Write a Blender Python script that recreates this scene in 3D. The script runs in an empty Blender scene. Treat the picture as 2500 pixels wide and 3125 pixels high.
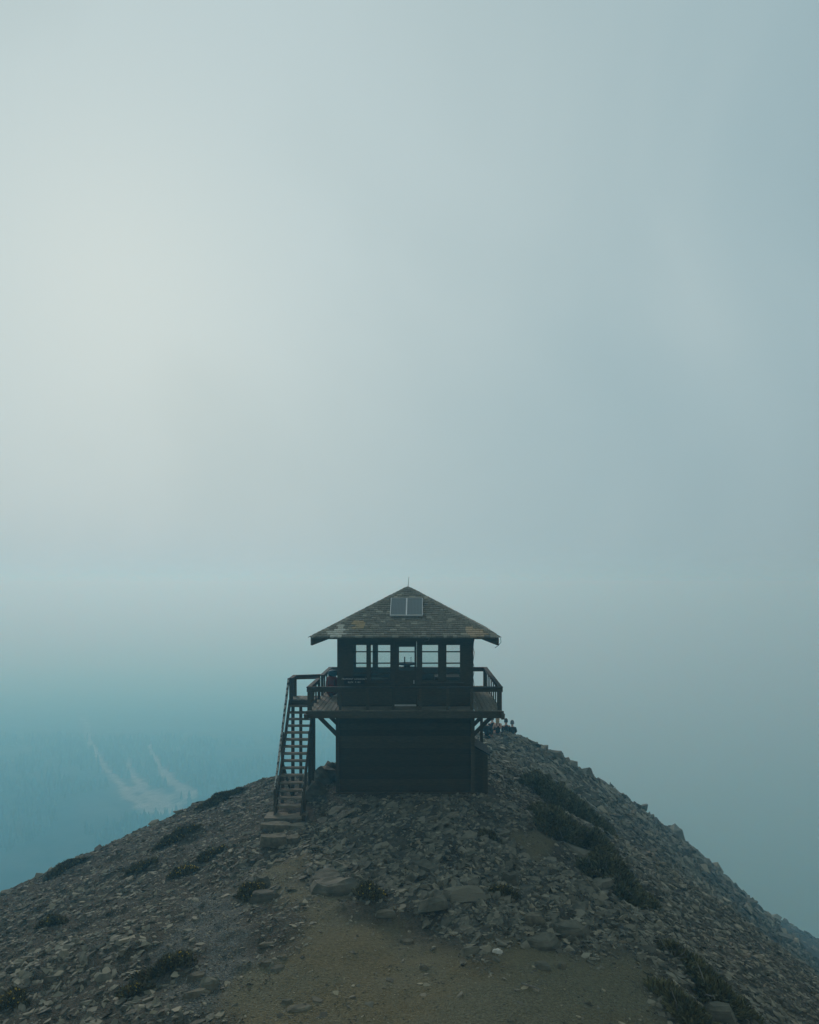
import bpy, bmesh, math, random
import numpy as np
from mathutils import Vector, Matrix, Quaternion

rnd = random.Random(7)
rng = np.random.default_rng(11)
scene = bpy.context.scene
COL = scene.collection

# ------------------------------------------------------------------ camera
CAM = (0.53, -28.65, 6.8)
F, HX, HY = 2500.0, 1287.0, 1780.0            # focal length and horizon point, in photograph pixels
cd = bpy.data.cameras.new('camera'); cam = bpy.data.objects.new('camera', cd); COL.objects.link(cam)
cam.location = CAM; cam.rotation_euler = (math.radians(90), 0, 0)
cd.sensor_fit = 'HORIZONTAL'; cd.sensor_width = 36; cd.lens = 36.0
cd.shift_x = -(HX - 1250) / 2500.0; cd.shift_y = (HY - 1562.5) / 2500.0
cd.clip_start = 0.1; cd.clip_end = 20000
scene.camera = cam

# ------------------------------------------------------------------ sky and sun
SUN_AZ, SUN_EL = math.radians(-21), math.radians(21)     # azimuth from +Y, to the left
SUN = Vector((math.sin(SUN_AZ) * math.cos(SUN_EL), math.cos(SUN_AZ) * math.cos(SUN_EL), math.sin(SUN_EL)))
w = bpy.data.worlds.new('World'); scene.world = w; w.use_nodes = True
nt = w.node_tree; nt.nodes.clear(); N = nt.nodes.new; L = nt.links.new
sky = N('ShaderNodeTexSky'); sky.sky_type = 'NISHITA'; sky.sun_disc = False
sky.sun_elevation = SUN_EL; sky.sun_rotation = SUN_AZ; sky.dust_density = 6; sky.air_density = 1.2
tc = N('ShaderNodeTexCoord')
dot = N('ShaderNodeVectorMath'); dot.operation = 'DOT_PRODUCT'; dot.inputs[1].default_value = SUN
L(tc.outputs['Generated'], dot.inputs[0])
nz = N('ShaderNodeTexNoise'); nz.inputs['Scale'].default_value = 2.3; nz.inputs['Detail'].default_value = 4; nz.inputs['Roughness'].default_value = .42; nz.inputs['Distortion'].default_value = .5
L(tc.outputs['Generated'], nz.inputs['Vector'])
mad = N('ShaderNodeMath'); mad.operation = 'MULTIPLY_ADD'; mad.inputs[1].default_value = .46; L(nz.outputs['Fac'], mad.inputs[0])
sub = N('ShaderNodeMath'); sub.operation = 'ADD'; sub.inputs[1].default_value = -.23; L(dot.outputs['Value'], sub.inputs[0])
L(sub.outputs[0], mad.inputs[2])
ramp = N('ShaderNodeValToRGB'); ramp.color_ramp.interpolation = 'B_SPLINE'
ce = ramp.color_ramp.elements
SKYC = [(0.0, (2.35, 2.75, 2.65)), (.45, (2.6, 3.35, 3.45)), (.66, (3.05, 4.35, 4.8)), (.80, (3.6, 4.85, 5.2)), (.92, (4.4, 5.5, 5.7)), (1.0, (4.8, 5.95, 6.2))]
ce[0].position = SKYC[0][0]; ce[0].color = [c / 8 for c in SKYC[0][1]] + [1]
ce[1].position = SKYC[-1][0]; ce[1].color = [c / 8 for c in SKYC[-1][1]] + [1]
for p, c in SKYC[1:-1]:
    e = ce.new(p); e.color = [k / 8 for k in c] + [1]
L(mad.outputs[0], ramp.inputs['Fac'])
sc8 = N('ShaderNodeVectorMath'); sc8.operation = 'SCALE'; sc8.inputs['Scale'].default_value = 8.0; L(ramp.outputs['Color'], sc8.inputs[0])
mixs = N('ShaderNodeMix'); mixs.data_type = 'RGBA'; mixs.inputs['Factor'].default_value = .985
L(sky.outputs['Color'], mixs.inputs[6]); 
sxyz = N('ShaderNodeSeparateXYZ'); L(tc.outputs['Generated'], sxyz.inputs[0])
low = N('ShaderNodeMapRange'); low.interpolation_type = 'SMOOTHSTEP'; low.inputs['From Min'].default_value = -.08; low.inputs['From Max'].default_value = .34; low.inputs['To Min'].default_value = .95; L(sxyz.outputs['Z'], low.inputs['Value'])   # the cloud thins upwards
lowm = N('ShaderNodeVectorMath'); lowm.operation = 'SCALE'; L(sc8.outputs[0], lowm.inputs[0]); L(low.outputs[0], lowm.inputs['Scale'])
L(lowm.outputs[0], mixs.inputs[7])
bg = N('ShaderNodeBackground'); bg.inputs['Strength'].default_value = .1; L(mixs.outputs[2], bg.inputs['Color'])
L(bg.outputs[0], N('ShaderNodeOutputWorld').inputs['Surface'])
sl = bpy.data.lights.new('sun', 'SUN'); sl.energy = 1.0; sl.angle = math.radians(11); sl.color = (1, .96, .9)
so = bpy.data.objects.new('sun', sl); COL.objects.link(so)
so.rotation_euler = (-SUN).to_track_quat('-Z', 'Y').to_euler(); so.location = SUN * 60
HAZE_DENSITY, HAZE_COLOR, HAZE_G = .0028, (.22, .70, 1.0), .45

vs = scene.view_settings
vs.view_transform = 'Standard'; vs.look = 'None'; vs.exposure = 0; vs.gamma = 1; vs.use_curve_mapping = False
scene.cycles.use_denoising = True
scene.cycles.max_bounces = 14; scene.cycles.diffuse_bounces = 3; scene.cycles.transparent_max_bounces = 12
scene.cycles.volume_bounces = 12

# ------------------------------------------------------------------ helpers
def P(px, py, d):
    "photograph pixel at a depth in metres from the camera -> point"
    return Vector((CAM[0] + (px - HX) / F * d, CAM[1] + d, CAM[2] - (py - HY) / F * d))

def tag(o, label=None, cat=None, group=None, kind=None):
    if label: o['label'] = label
    if cat: o['category'] = cat
    if group: o['group'] = group
    if kind: o['kind'] = kind
    return o

def empty(name, loc, label, cat, group=None):
    o = bpy.data.objects.new(name, None); COL.objects.link(o); o.location = loc; o.empty_display_size = .2
    return tag(o, label, cat, group)

def root_of(o):
    while o.parent: o = o.parent
    return o

WORLD_LOC = {}
def adopt(o, parent):
    "parent a world-space child"
    if parent is None: return
    o.parent = parent
    o.matrix_parent_inverse = WORLD_LOC.get(parent.name, Matrix.Translation(parent.location) if parent.parent is None else Matrix()).inverted()

def link_mesh(name, me, mats=None, parent=None):
    o = bpy.data.objects.new(name, me); COL.objects.link(o)
    if mats is not None:
        for m in (mats if isinstance(mats, (list, tuple)) else [mats]): me.materials.append(m)
    adopt(o, parent)
    return o

def mesh_np(name, V, Fc, smooth=False):
    "mesh of triangles or quads from arrays"
    me = bpy.data.meshes.new(name)
    V = np.asarray(V, np.float32); Fc = np.asarray(Fc, np.int32); k = Fc.shape[1]
    me.vertices.add(len(V)); me.vertices.foreach_set('co', V.ravel())
    me.loops.add(Fc.size); me.loops.foreach_set('vertex_index', Fc.ravel())
    me.polygons.add(len(Fc)); me.polygons.foreach_set('loop_start', np.arange(0, Fc.size, k, dtype=np.int32))
    me.update(calc_edges=True); me.validate()
    me.polygons.foreach_set('use_smooth', np.full(len(me.polygons), smooth))
    return me

class MB:
    "collects simple shapes into one mesh"
    def __init__(s): s.v = []; s.f = []
    def add(s, vs_, fs):
        b = len(s.v); s.v += [tuple(v) for v in vs_]; s.f += [[b + i for i in f] for f in fs]; return s
    def box(s, c, size, rot=None, jit=0.0):
        hx, hy, hz = [k / 2 for k in size]
        pts = [Vector((x * hx, y * hy, z * hz)) for z in (-1, 1) for y in (-1, 1) for x in (-1, 1)]
        if jit: pts = [p + Vector([rnd.uniform(-jit, jit) for _ in range(3)]) for p in pts]
        if rot is not None: pts = [rot @ p for p in pts]
        c = Vector(c)
        return s.add([c + p for p in pts], [(0, 2, 3, 1), (4, 5, 7, 6), (0, 1, 5, 4), (2, 6, 7, 3), (0, 4, 6, 2), (1, 3, 7, 5)])
    def span(s, x0, x1, y0, y1, z0, z1, jit=0.0):
        return s.box(((x0 + x1) / 2, (y0 + y1) / 2, (z0 + z1) / 2), (x1 - x0, y1 - y0, z1 - z0), None, jit)
    def beam(s, a, b, wd, ht, up=(0, 0, 1), jit=0.0):
        a, b = Vector(a), Vector(b); d = (b - a); ln = d.length; d.normalize()
        up = Vector(up); x = d.cross(up)
        if x.length < 1e-4: x = Vector((1, 0, 0))
        x.normalize(); z = x.cross(d)
        R = Matrix((x, d, z)).transposed()
        return s.box((a + b) / 2, (wd, ln, ht), R, jit)
    def tube(s, pts, r, n=6):
        pts = [Vector(p) for p in pts]; rs = r if isinstance(r, (list, tuple)) else [r] * len(pts)
        b = len(s.v)
        for i, p in enumerate(pts):
            t = (pts[min(i + 1, len(pts) - 1)] - pts[max(i - 1, 0)]).normalized()
            x = t.orthogonal().normalized() if i == 0 else (x - t * x.dot(t)).normalized()
            y = t.cross(x)
            for k in range(n):
                a = 2 * math.pi * k / n; s.v.append(tuple(p + (x * math.cos(a) + y * math.sin(a)) * rs[i]))
        for i in range(len(pts) - 1):
            for k in range(n):
                k2 = (k + 1) % n; s.f.append([b + i * n + k, b + i * n + k2, b + (i + 1) * n + k2, b + (i + 1) * n + k])
        s.f.append([b + k for k in range(n)][::-1]); e = b + (len(pts) - 1) * n; s.f.append([e + k for k in range(n)])
        return s
    def lathe(s, c, prof, n=16):
        c = Vector(c); b = len(s.v)
        for r, z in prof:
            for k in range(n):
                a = 2 * math.pi * k / n; s.v.append((c.x + r * math.cos(a), c.y + r * math.sin(a), c.z + z))
        for i in range(len(prof) - 1):
            for k in range(n):
                k2 = (k + 1) % n; s.f.append([b + i * n + k, b + i * n + k2, b + (i + 1) * n + k2, b + (i + 1) * n + k])
        s.f.append([b + k for k in range(n)][::-1]); e = b + (len(prof) - 1) * n; s.f.append([e + k for k in range(n)])
        return s
    def build(s, name, mat, parent=None, smooth=False):
        me = bpy.data.meshes.new(name); me.from_pydata(s.v, [], s.f); me.update()
        if smooth:
            for p in me.polygons: p.use_smooth = True
        return link_mesh(name, me, mat, parent)

def R3(x=0, y=0, z=0): return Matrix.Rotation(z, 3, 'Z') @ Matrix.Rotation(y, 3, 'Y') @ Matrix.Rotation(x, 3, 'X')

def vnoise(x, y, seed=0):
    "smooth value noise, numpy, about -1..1"
    xi = np.floor(x).astype(np.int64); yi = np.floor(y).astype(np.int64); fx = x - xi; fy = y - yi
    def h(a, b):
        n = (a * 374761393 + b * 668265263 + seed * 144665) & 0xffffffff
        n = ((n ^ (n >> 13)) * 1274126177) & 0xffffffff
        return ((n ^ (n >> 16)) & 0xffff) / 32767.5 - 1
    fx = fx * fx * (3 - 2 * fx); fy = fy * fy * (3 - 2 * fy)
    a = h(xi, yi) * (1 - fx) + h(xi + 1, yi) * fx; b = h(xi, yi + 1) * (1 - fx) + h(xi + 1, yi + 1) * fx
    return a * (1 - fy) + b * fy
def fbm(x, y, o=4, seed=0):
    s = 0; a = 1.0
    for k in range(o): s = s + a * vnoise(x * 2 ** k + 17.3 * k, y * 2 ** k - 9.1 * k, seed + k); a *= .5
    return s

# ------------------------------------------------------------------ materials
def mat(name, c1, c2=None, rough=.85, scale=4.0, stretch=(1, 1, 1), vary=.25, bump=.2, bscale=None, island=False, spec=.3, detail=5, c3=None, contrast=(.35, .65)):
    m = bpy.data.materials.new(name); m.use_nodes = True; t = m.node_tree; n = t.nodes.new; l = t.links.new
    b = t.nodes['Principled BSDF']; b.inputs['Roughness'].default_value = rough; b.inputs['Specular IOR Level'].default_value = spec
    co = n('ShaderNodeTexCoord'); mp = n('ShaderNodeMapping'); mp.inputs['Scale'].default_value = stretch; l(co.outputs['Object'], mp.inputs['Vector'])
    oi = n('ShaderNodeObjectInfo'); rv = oi.outputs['Random']
    if island:
        g = n('ShaderNodeNewGeometry'); ad = n('ShaderNodeMath'); ad.operation = 'ADD'; l(g.outputs['Random Per Island'], ad.inputs[0]); l(rv, ad.inputs[1])
        fr = n('ShaderNodeMath'); fr.operation = 'FRACT'; l(ad.outputs[0], fr.inputs[0]); rv = fr.outputs[0]
    nz = n('ShaderNodeTexNoise'); nz.inputs['Scale'].default_value = scale; nz.inputs['Detail'].default_value = detail; l(mp.outputs[0], nz.inputs['Vector'])
    rp = n('ShaderNodeValToRGB'); e = rp.color_ramp.elements
    e[0].position, e[1].position = contrast; e[0].color = (*c1, 1); e[1].color = (*(c2 or c1), 1); l(nz.outputs['Fac'], rp.inputs['Fac'])
    col = rp.outputs['Color']
    if c3:
        r3 = n('ShaderNodeValToRGB'); q = r3.color_ramp.elements; q[0].position = .78; q[0].color = (0, 0, 0, 1); q[1].position = .98; q[1].color = (1, 1, 1, 1); l(rv, r3.inputs['Fac'])
        mx = n('ShaderNodeMix'); mx.data_type = 'RGBA'; l(r3.outputs['Color'], mx.inputs['Factor']); l(col, mx.inputs[6]); mx.inputs[7].default_value = (*c3, 1); col = mx.outputs[2]
    mr = n('ShaderNodeMapRange'); mr.inputs['To Min'].default_value = 1 - vary; mr.inputs['To Max'].default_value = 1 + vary; l(rv, mr.inputs['Value'])
    vm = n('ShaderNodeVectorMath'); vm.operation = 'SCALE'; l(col, vm.inputs[0]); l(mr.outputs[0], vm.inputs['Scale'])
    l(vm.outputs[0], b.inputs['Base Color'])
    if bump:
        n2 = n('ShaderNodeTexNoise'); n2.inputs['Scale'].default_value = bscale or scale * 4; n2.inputs['Detail'].default_value = 6; l(mp.outputs[0], n2.inputs['Vector'])
        bp = n('ShaderNodeBump'); bp.inputs['Strength'].default_value = bump; bp.inputs['Distance'].default_value = .02; l(n2.outputs['Fac'], bp.inputs['Height']); l(bp.outputs[0], b.inputs['Normal'])
    return m

M = {}
M['stain'] = mat('dark_stained_wood', (.048, .039, .022), (.076, .062, .036), .75, 6, (1, 1, 9), .25, .25)
M['stainx'] = mat('dark_siding', (.042, .034, .019), (.066, .054, .031), .75, 5, (1, 1, 12), .3, .25)
M['timber'] = mat('weathered_timber', (.035, .035, .03), (.075, .07, .06), .85, 5, (6, 1, 6), .25, .3)
M['deckwood'] = mat('grey_deck_boards', (.15, .145, .11), (.24, .233, .185), .85, 5, (8, 1, 8), .22, .3)
M['treadwood'] = mat('worn_tread_wood', (.10, .095, .07), (.21, .19, .14), .85, 4, (1, 5, 5), .2, .3)
M['handrail'] = mat('peeling_handrail', (.06, .06, .055), (.5, .5, .46), .85, 14, (1, 1, .6), .1, .5, contrast=(.40, .56))
M['shingle'] = mat('weathered_shingle', (.20, .193, .155), (.285, .272, .222), .9, 7, (5, 1, 1), .17, .3, island=True, c3=(.36, .34, .28))
M['shingle_pale'] = mat('bleached_shingle', (.55, .56, .5), (.68, .68, .62), .9, 7, (5, 1, 1), .1, .3)
M['shingle_tan'] = mat('new_cedar_shingle', (.45, .345, .20), (.54, .425, .265), .9, 7, (5, 1, 1), .1, .3)
M['shingle_pink'] = mat('new_cedar_shingle_rosy', (.45, .35, .235), (.53, .42, .29), .9, 7, (5, 1, 1), .1, .3)
M['dark'] = mat('dark_metal', (.02, .022, .022), (.03, .03, .03), .5, 8, vary=.1, bump=0)
M['alu'] = mat('aluminium_frame', (.68, .7, .7), (.76, .78, .78), .4, 8, vary=.05, bump=0, spec=.5)
M['wire'] = mat('grey_cable', (.16, .16, .14), (.2, .2, .18), .6, 8, vary=.1, bump=0)
M['white'] = mat('white_paint', (.5, .55, .54), (.62, .66, .64), .7, 20, vary=.05, bump=0)
M['signboard'] = mat('black_sign_board', (.016, .017, .017), (.022, .022, .022), .6, 8, vary=.05, bump=0)
M['pale_board'] = mat('pale_board', (.12, .11, .08), (.2, .18, .13), .8, 8, (1, 6, 6), .1, .2)
M['red'] = mat('red_nylon', (.12, .016, .014), (.2, .03, .025), .6, 5, vary=.1, bump=.2)
M['blue'] = mat('blue_nylon', (.01, .07, .11), (.02, .12, .18), .6, 5, vary=.1, bump=.2)
M['slate'] = mat('slate_stone', (.094, .096, .071), (.215, .209, .161), .85, 5, (1, 1, 1), .5, .35, 26, island=True, c3=(.20, .185, .135), detail=6)
M['pebble'] = mat('path_pebble', (.11, .105, .08), (.2, .19, .145), .9, 5, vary=.5, bump=0, island=True, c3=(.26, .235, .165))
M['slab'] = mat('bedrock_slab', (.080, .083, .061), (.17, .168, .128), .85, 3, (1, 1, 2), .3, .5, 14, island=True, detail=7, c3=(.15, .145, .11))
M['tanrock'] = mat('lichened_tan_rock', (.10, .095, .068), (.19, .177, .126), .9, 7, vary=.18, bump=.4, bscale=22)
M['foliage'] = mat('dark_shrub_foliage', (.10, .10, .048), (.17, .166, .083), .8, 3, vary=.45, bump=0, island=True)
M['cushion'] = mat('cushion_foliage', (.08, .073, .036), (.16, .145, .072), .8, 6, vary=.5, bump=0, island=True)
M['flower'] = mat('yellow_flower', (.42, .30, .03), (.6, .44, .05), .7, 6, vary=.2, bump=0, island=True)
M['twig'] = mat('bare_grey_twig', (.12, .115, .10), (.26, .25, .22), .85, 6, vary=.2, bump=0)
M['conifer'] = mat('far_conifer', (.014, .022, .018), (.03, .04, .03), .9, .05, vary=.5, bump=0, island=True)
M['skin'] = mat('skin', (.48, .29, .21), (.54, .34, .26), .6, 10, vary=.05, bump=0)
M['hair'] = mat('blond_hair', (.30, .20, .10), (.42, .31, .17), .6, 30, (8, 8, 1), .1, .3)
M['hair_dark'] = mat('brown_hair', (.03, .022, .016), (.05, .035, .025), .6, 30, (8, 8, 1), .1, .3)
M['black_cloth'] = mat('black_cloth', (.012, .013, .014), (.022, .023, .025), .9, 8, vary=.2, bump=.1)
M['navy_cloth'] = mat('navy_cloth', (.014, .014, .013), (.026, .026, .024), .9, 8, vary=.2, bump=.1)
M['grey_knit'] = mat('grey_knit', (.10, .12, .125), (.16, .18, .185), .95, 30, vary=.1, bump=.3)
M['dark_knit'] = mat('dark_knit', (.035, .042, .045), (.06, .068, .07), .95, 30, vary=.1, bump=.3)

m = bpy.data.materials.new('window_glass'); m.use_nodes = True; t = m.node_tree; t.nodes.clear()
tr = t.nodes.new('ShaderNodeBsdfTransparent'); tr.inputs[0].default_value = (.93, .945, .94, 1)
gl = t.nodes.new('ShaderNodeBsdfGlossy'); gl.inputs['Roughness'].default_value = .08
fz = t.nodes.new('ShaderNodeFresnel'); fz.inputs[0].default_value = 1.4
mx = t.nodes.new('ShaderNodeMixShader'); t.links.new(fz.outputs[0], mx.inputs[0]); t.links.new(tr.outputs[0], mx.inputs[1]); t.links.new(gl.outputs[0], mx.inputs[2])
t.links.new(mx.outputs[0], t.nodes.new('ShaderNodeOutputMaterial').inputs[0]); M['glass'] = m

m = mat('solar_cells', (.035, .055, .065), (.05, .075, .085), .35, 3, vary=.05, bump=0, spec=.6); M['cells'] = m
t = m.node_tree; wv = t.nodes.new('ShaderNodeTexWave'); wv.inputs['Scale'].default_value = 6.5; wv.inputs['Distortion'].default_value = .3; wv.bands_direction = 'X'
t.links.new(t.nodes['Texture Coordinate'].outputs['Object'], wv.inputs['Vector'])
mm = t.nodes.new('ShaderNodeMix'); mm.data_type = 'RGBA'; mm.inputs[6].default_value = (.045, .066, .072, 1); mm.inputs[7].default_value = (.10, .135, .138, 1)
t.links.new(wv.outputs['Fac'], mm.inputs['Factor']); t.links.new(mm.outputs[2], t.nodes['Principled BSDF'].inputs['Base Color'])

# ------------------------------------------------------------------ terrain height
CP = [  # (pixel x, pixel y, depth): where the ridge surface passes
 (1250,3125,13.4),(1250,2900,16.1),(1250,2700,18.9),(1250,2550,21.9),(1250,2460,25.0),(1600,2990,14.8),(900,2950,15.2),(1000,3125,13.4),(1600,3125,13.5),
 (880,2524,24.4),(930,2524,24.5),(820,2524,24.3),(850,2590,22.3),(800,2650,20.7),(700,2600,22.6),
 (600,2700,21),(300,2850,18.5),(0,3000,16.5),(0,3125,15.2),(300,3100,14.4),(700,3000,14.8),(450,2900,17.0),(150,2850,20.0),
 (0,2740,27),(200,2640,28),(400,2560,29.5),(600,2455,31),(720,2412,31.5),(830,2388,32),(960,2362,32.5),(1020,2343,33),(900,2440,28.6),(760,2480,27.5),
 (1500,2430,27.5),(1560,2350,32.5),(1500,2300,37),(1640,2400,32),(1700,2450,30),(1600,2600,22.5),(1600,2500,25.5),(1800,2600,26),(1800,2800,19),(2000,2900,17.5),(1900,3125,13.9),(2200,3125,14.9),
 (2500,3125,17.8),(2300,2900,24),(2100,2700,30),(1950,2600,34),(1900,2500,41),(1780,2420,42),
 (1400,2245,41),(1480,2250,42),(1540,2252,42.5),(1600,2262,43.5),(1660,2285,47),(1700,2315,50),(1800,2375,56),(1900,2440,62),(2000,2510,68),(2060,2560,74),(2200,2690,95),(2350,2810,122),(2500,2905,150),
 (2300,2850,45),(2100,2630,50),(2500,3000,34),(2420,2900,62),(2300,2800,90),(2450,2885,95)]
pts = [P(*c) for c in CP]
for x, y, z in [(0,0,0),(-2.4,-2.4,0),(2.4,-2.4,0),(-2.4,2.4,-.05),(2.4,2.4,-.15),(0,-2.6,0),(0,2.6,0),(-2.4,0,-.03),(2.4,0,-.1),(3.2,-1.6,-.15),(-3.6,-.2,-.3),
                (0,8,-.5),(0,12.5,-1.0),
                (0,-20,-.4),(6,-20,-1.5),(-6,-20,-1.3),(0,-32,-.5),(8,-32,-3),(-8,-32,-2.5),(14,-24,-6.5),(-14,-24,-4.5),(0,-45,-1),(14,-45,-8),(-14,-45,-8),(22,-12,-11),(-22,-10,-9)]:
    pts.append(Vector((x, y, z)))
for (a, b, c) in CP[23:31]:
    pts += [P(a, b + 55, c + 8), P(a, b + 75, c + 20), P(a, b + 100, c + 55)]
for (a, b, c) in [(1400,2245,41),(1540,2252,42.5),(1660,2285,47),(1800,2375,56),(2000,2510,68),(2200,2690,95),(2500,2905,150)]:
    pts += [P(a, b + 45, c + 9), P(a, b + 70, c + 24), P(a, b + 100, c + 60)]
pts += [P(1200, 2340, 52), P(1200, 2400, 80)]
C = np.array([[p.x, p.y, p.z] for p in pts])
def tps_k(r2): return np.where(r2 > 1e-9, .5 * r2 * np.log(np.maximum(r2, 1e-12)), 0)
n_ = len(C); A = np.zeros((n_ + 3, n_ + 3)); D2 = ((C[:, None, :2] - C[None, :, :2]) ** 2).sum(-1)
A[:n_, :n_] = tps_k(D2) + np.eye(n_) * .6; A[:n_, n_] = 1; A[:n_, n_ + 1:] = C[:, :2]; A[n_:, :n_] = A[:n_, n_:].T
W_ = np.linalg.solve(A, np.concatenate([C[:, 2], [0, 0, 0]]))
def base_h(x, y):
    x = np.asarray(x, float); y = np.asarray(y, float); sh = x.shape; x = x.ravel(); y = y.ravel(); out = np.empty_like(x)
    for i in range(0, len(x), 40000):
        a = x[i:i + 40000]; b = y[i:i + 40000]
        out[i:i + 40000] = tps_k((a[:, None] - C[None, :, 0]) ** 2 + (b[:, None] - C[None, :, 1]) ** 2) @ W_[:n_] + W_[n_] + W_[n_ + 1] * a + W_[n_ + 2] * b
    # far from the measured ground the mountain simply falls away
    dx = np.maximum(np.maximum(x - 150, -28 - x), 0); dy = np.maximum(np.maximum(y - 62 - 1.5 * np.maximum(x - 12, 0), -38 - y), 0); far = np.hypot(dx, dy)
    k = np.clip(far / 25, 0, 1); fall = -22 - .62 * far
    out = out * (1 - k) + np.minimum(out, fall) * k
    return out.reshape(sh)

def inpoly(x, y, poly):
    x = np.asarray(x); y = np.asarray(y); ins = np.zeros(x.shape, bool); dist = np.full(x.shape, 1e9)
    for i in range(len(poly)):
        (x0, y0), (x1, y1) = poly[i - 1], poly[i]
        c = ((y0 > y) != (y1 > y)) & (x < (x1 - x0) * (y - y0) / ((y1 - y0) or 1e-9) + x0); ins ^= c
        dx, dy = x1 - x0, y1 - y0; tt = np.clip(((x - x0) * dx + (y - y0) * dy) / (dx * dx + dy * dy + 1e-9), 0, 1)
        dist = np.minimum(dist, np.hypot(x - x0 - tt * dx, y - y0 - tt * dy))
    return np.where(ins, dist, -dist)          # positive inside, metres

def hit(px, py, hf=None, d0=8., d1=110., n=1500):
    "where the ray through a photograph pixel meets the ground"
    d = np.linspace(d0, d1, n); X = CAM[0] + (px - HX) / F * d; Y = CAM[1] + d; Z = CAM[2] - (py - HY) / F * d
    h = (hf or base_h)(X, Y); k = np.nonzero(Z <= h)[0]; k = k[0] if len(k) else n - 1
    return Vector((X[k], Y[k], h[k]))
def hits(l): return [(p.x, p.y) for p in (hit(*q) for q in l)]

DIRT = hits([(930,2625),(830,2640),(770,2690),(850,2770),(830,2850),(790,2950),(700,3040),(620,3120),(600,3300),(2150,3300),(2080,3125),(1985,3000),(1900,2940),(1720,2905),(1560,2890),(1480,2930),(1380,2905),(1250,2815),(1060,2768),(960,2715),(930,2680)])
GRAVEL = hits([(640,2740),(760,2790),(835,2860),(790,2960),(690,3050),(600,3150),(600,3300),(330,3300),(400,3100),(520,2960),(560,2850)])
OUTCROP = hits([(960,2640),(985,2520),(1040,2440),(1450,2430),(1640,2480),(1650,2620),(1880,2780),(1940,2900),(1720,2905),(1480,2930),(1250,2830),(1010,2790),(955,2720)])
PATCH = hits([(1560,2545),(1690,2520),(1750,2580),(1640,2625)])
def smooth01(v, a, b): t_ = np.clip((v - a) / (b - a), 0, 1); return t_ * t_ * (3 - 2 * t_)
def zones(x, y):
    wob = .55 * fbm(x * .8, y * .8, 4, 5)
    dirt = smooth01(inpoly(x, y, DIRT) + wob, -.45, .65)
    dirt = np.maximum(dirt, .8 * smooth01(inpoly(x, y, PATCH) + wob * .5, -.1, .3))
    gravel = smooth01(inpoly(x, y, GRAVEL) + wob, -.3, .4) * (1 - dirt)
    rock = smooth01(inpoly(x, y, OUTCROP) + wob, -.3, .4) * (1 - dirt)
    return dirt, gravel, rock

def ground_h(x, y):
    z = base_h(x, y); dirt, gravel, rock = zones(x, y)
    hut = smooth01(np.maximum(np.abs(x), np.abs(y)), 2.3, 3.4)
    near = smooth01(np.hypot(x, y + 6), 60, 30)
    rough = (.16 * fbm(x * .55, y * .55, 4, 3) + .05 * fbm(x * 3.1, y * 3.1, 3, 9)) * (1 - .65 * dirt)
    u = (x * .8 + y * .6) * 1.1; v_ = (-x * .6 + y * .8) * .45          # tilted beds of slate
    saw = (u + .7 * fbm(v_, u * .4, 3, 21)) % 1.0
    rough = rough + rock * (.27 * (saw - .5) * (.6 + .5 * vnoise(v_ * 2, u * 2, 31)))
    far = 1.1 * fbm(x * .09, y * .09, 4, 13) * smooth01(np.hypot(x - 2, y + 6), 30, 70)
    return z + rough * hut * near + far * .4

# ------------------------------------------------------------------ ground sheet
def axis(segs):
    a = [segs[0][0]]
    for (s0, s1, step0, step1) in segs:
        p = s0
        while p < s1 - 1e-6:
            f_ = (p - s0) / (s1 - s0); p = p + step0 * (step1 / step0) ** f_; a.append(min(p, s1))
    return np.array(a)
ax = axis([(-420, -60, 40, 6), (-60, -11, 5, .16), (-11, 9, .105, .105), (9, 45, .12, .9), (45, 150, 1.0, 3), (150, 420, 4, 40)])
ay = axis([(-420, -40, 40, 2.0), (-40, -17, 1.8, .12), (-17, 3, .105, .12), (3, 20, .12, .24), (20, 60, .28, 1.0), (60, 240, 1.2, 4), (240, 420, 5, 40)])
GX, GY = np.meshgrid(ax, ay)
GZ = ground_h(GX, GY)
nx, ny = len(ax), len(ay)
idx = np.arange(nx * ny).reshape(ny, nx)
Fq = np.stack([idx[:-1, :-1], idx[:-1, 1:], idx[1:, 1:], idx[1:, :-1]], -1).reshape(-1, 4)
me = mesh_np('ground', np.stack([GX, GY, GZ], -1).reshape(-1, 3), Fq, True)
zd, zg, zr = zones(GX.ravel(), GY.ravel())
ca = me.color_attributes.new('zone', 'FLOAT_COLOR', 'POINT')
ca.data.foreach_set('color', np.stack([zd, zg, zr, np.ones_like(zd)], -1).astype(np.float32).ravel())
gm = bpy.data.materials.new('scree_and_dirt'); gm.use_nodes = True; t = gm.node_tree; n = t.nodes.new; l = t.links.new
b = t.nodes['Principled BSDF']; b.inputs['Roughness'].default_value = .95; b.inputs['Specular IOR Level'].default_value = .2
co = n('ShaderNodeTexCoord'); at = n('ShaderNodeAttribute'); at.attribute_name = 'zone'; sp = n('ShaderNodeSeparateColor'); l(at.outputs['Color'], sp.inputs[0])
def noise(s, d=6, r=.6):
    q = n('ShaderNodeTexNoise'); q.inputs['Scale'].default_value = s; q.inputs['Detail'].default_value = d; q.inputs['Roughness'].default_value = r; l(co.outputs['Object'], q.inputs['Vector']); return q.outputs['Fac']
def ramp2(f_, p0, a, p1, c):
    q = n('ShaderNodeValToRGB'); e = q.color_ramp.elements; e[0].position = p0; e[1].position = p1; e[0].color = (*a, 1); e[1].color = (*c, 1); l(f_, q.inputs[0]); return q.outputs[0]
def mixc(f_, a, c):
    q = n('ShaderNodeMix'); q.data_type = 'RGBA'; l(f_, q.inputs['Factor']); l(a, q.inputs[6]); l(c, q.inputs[7]); return q.outputs[2]
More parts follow.
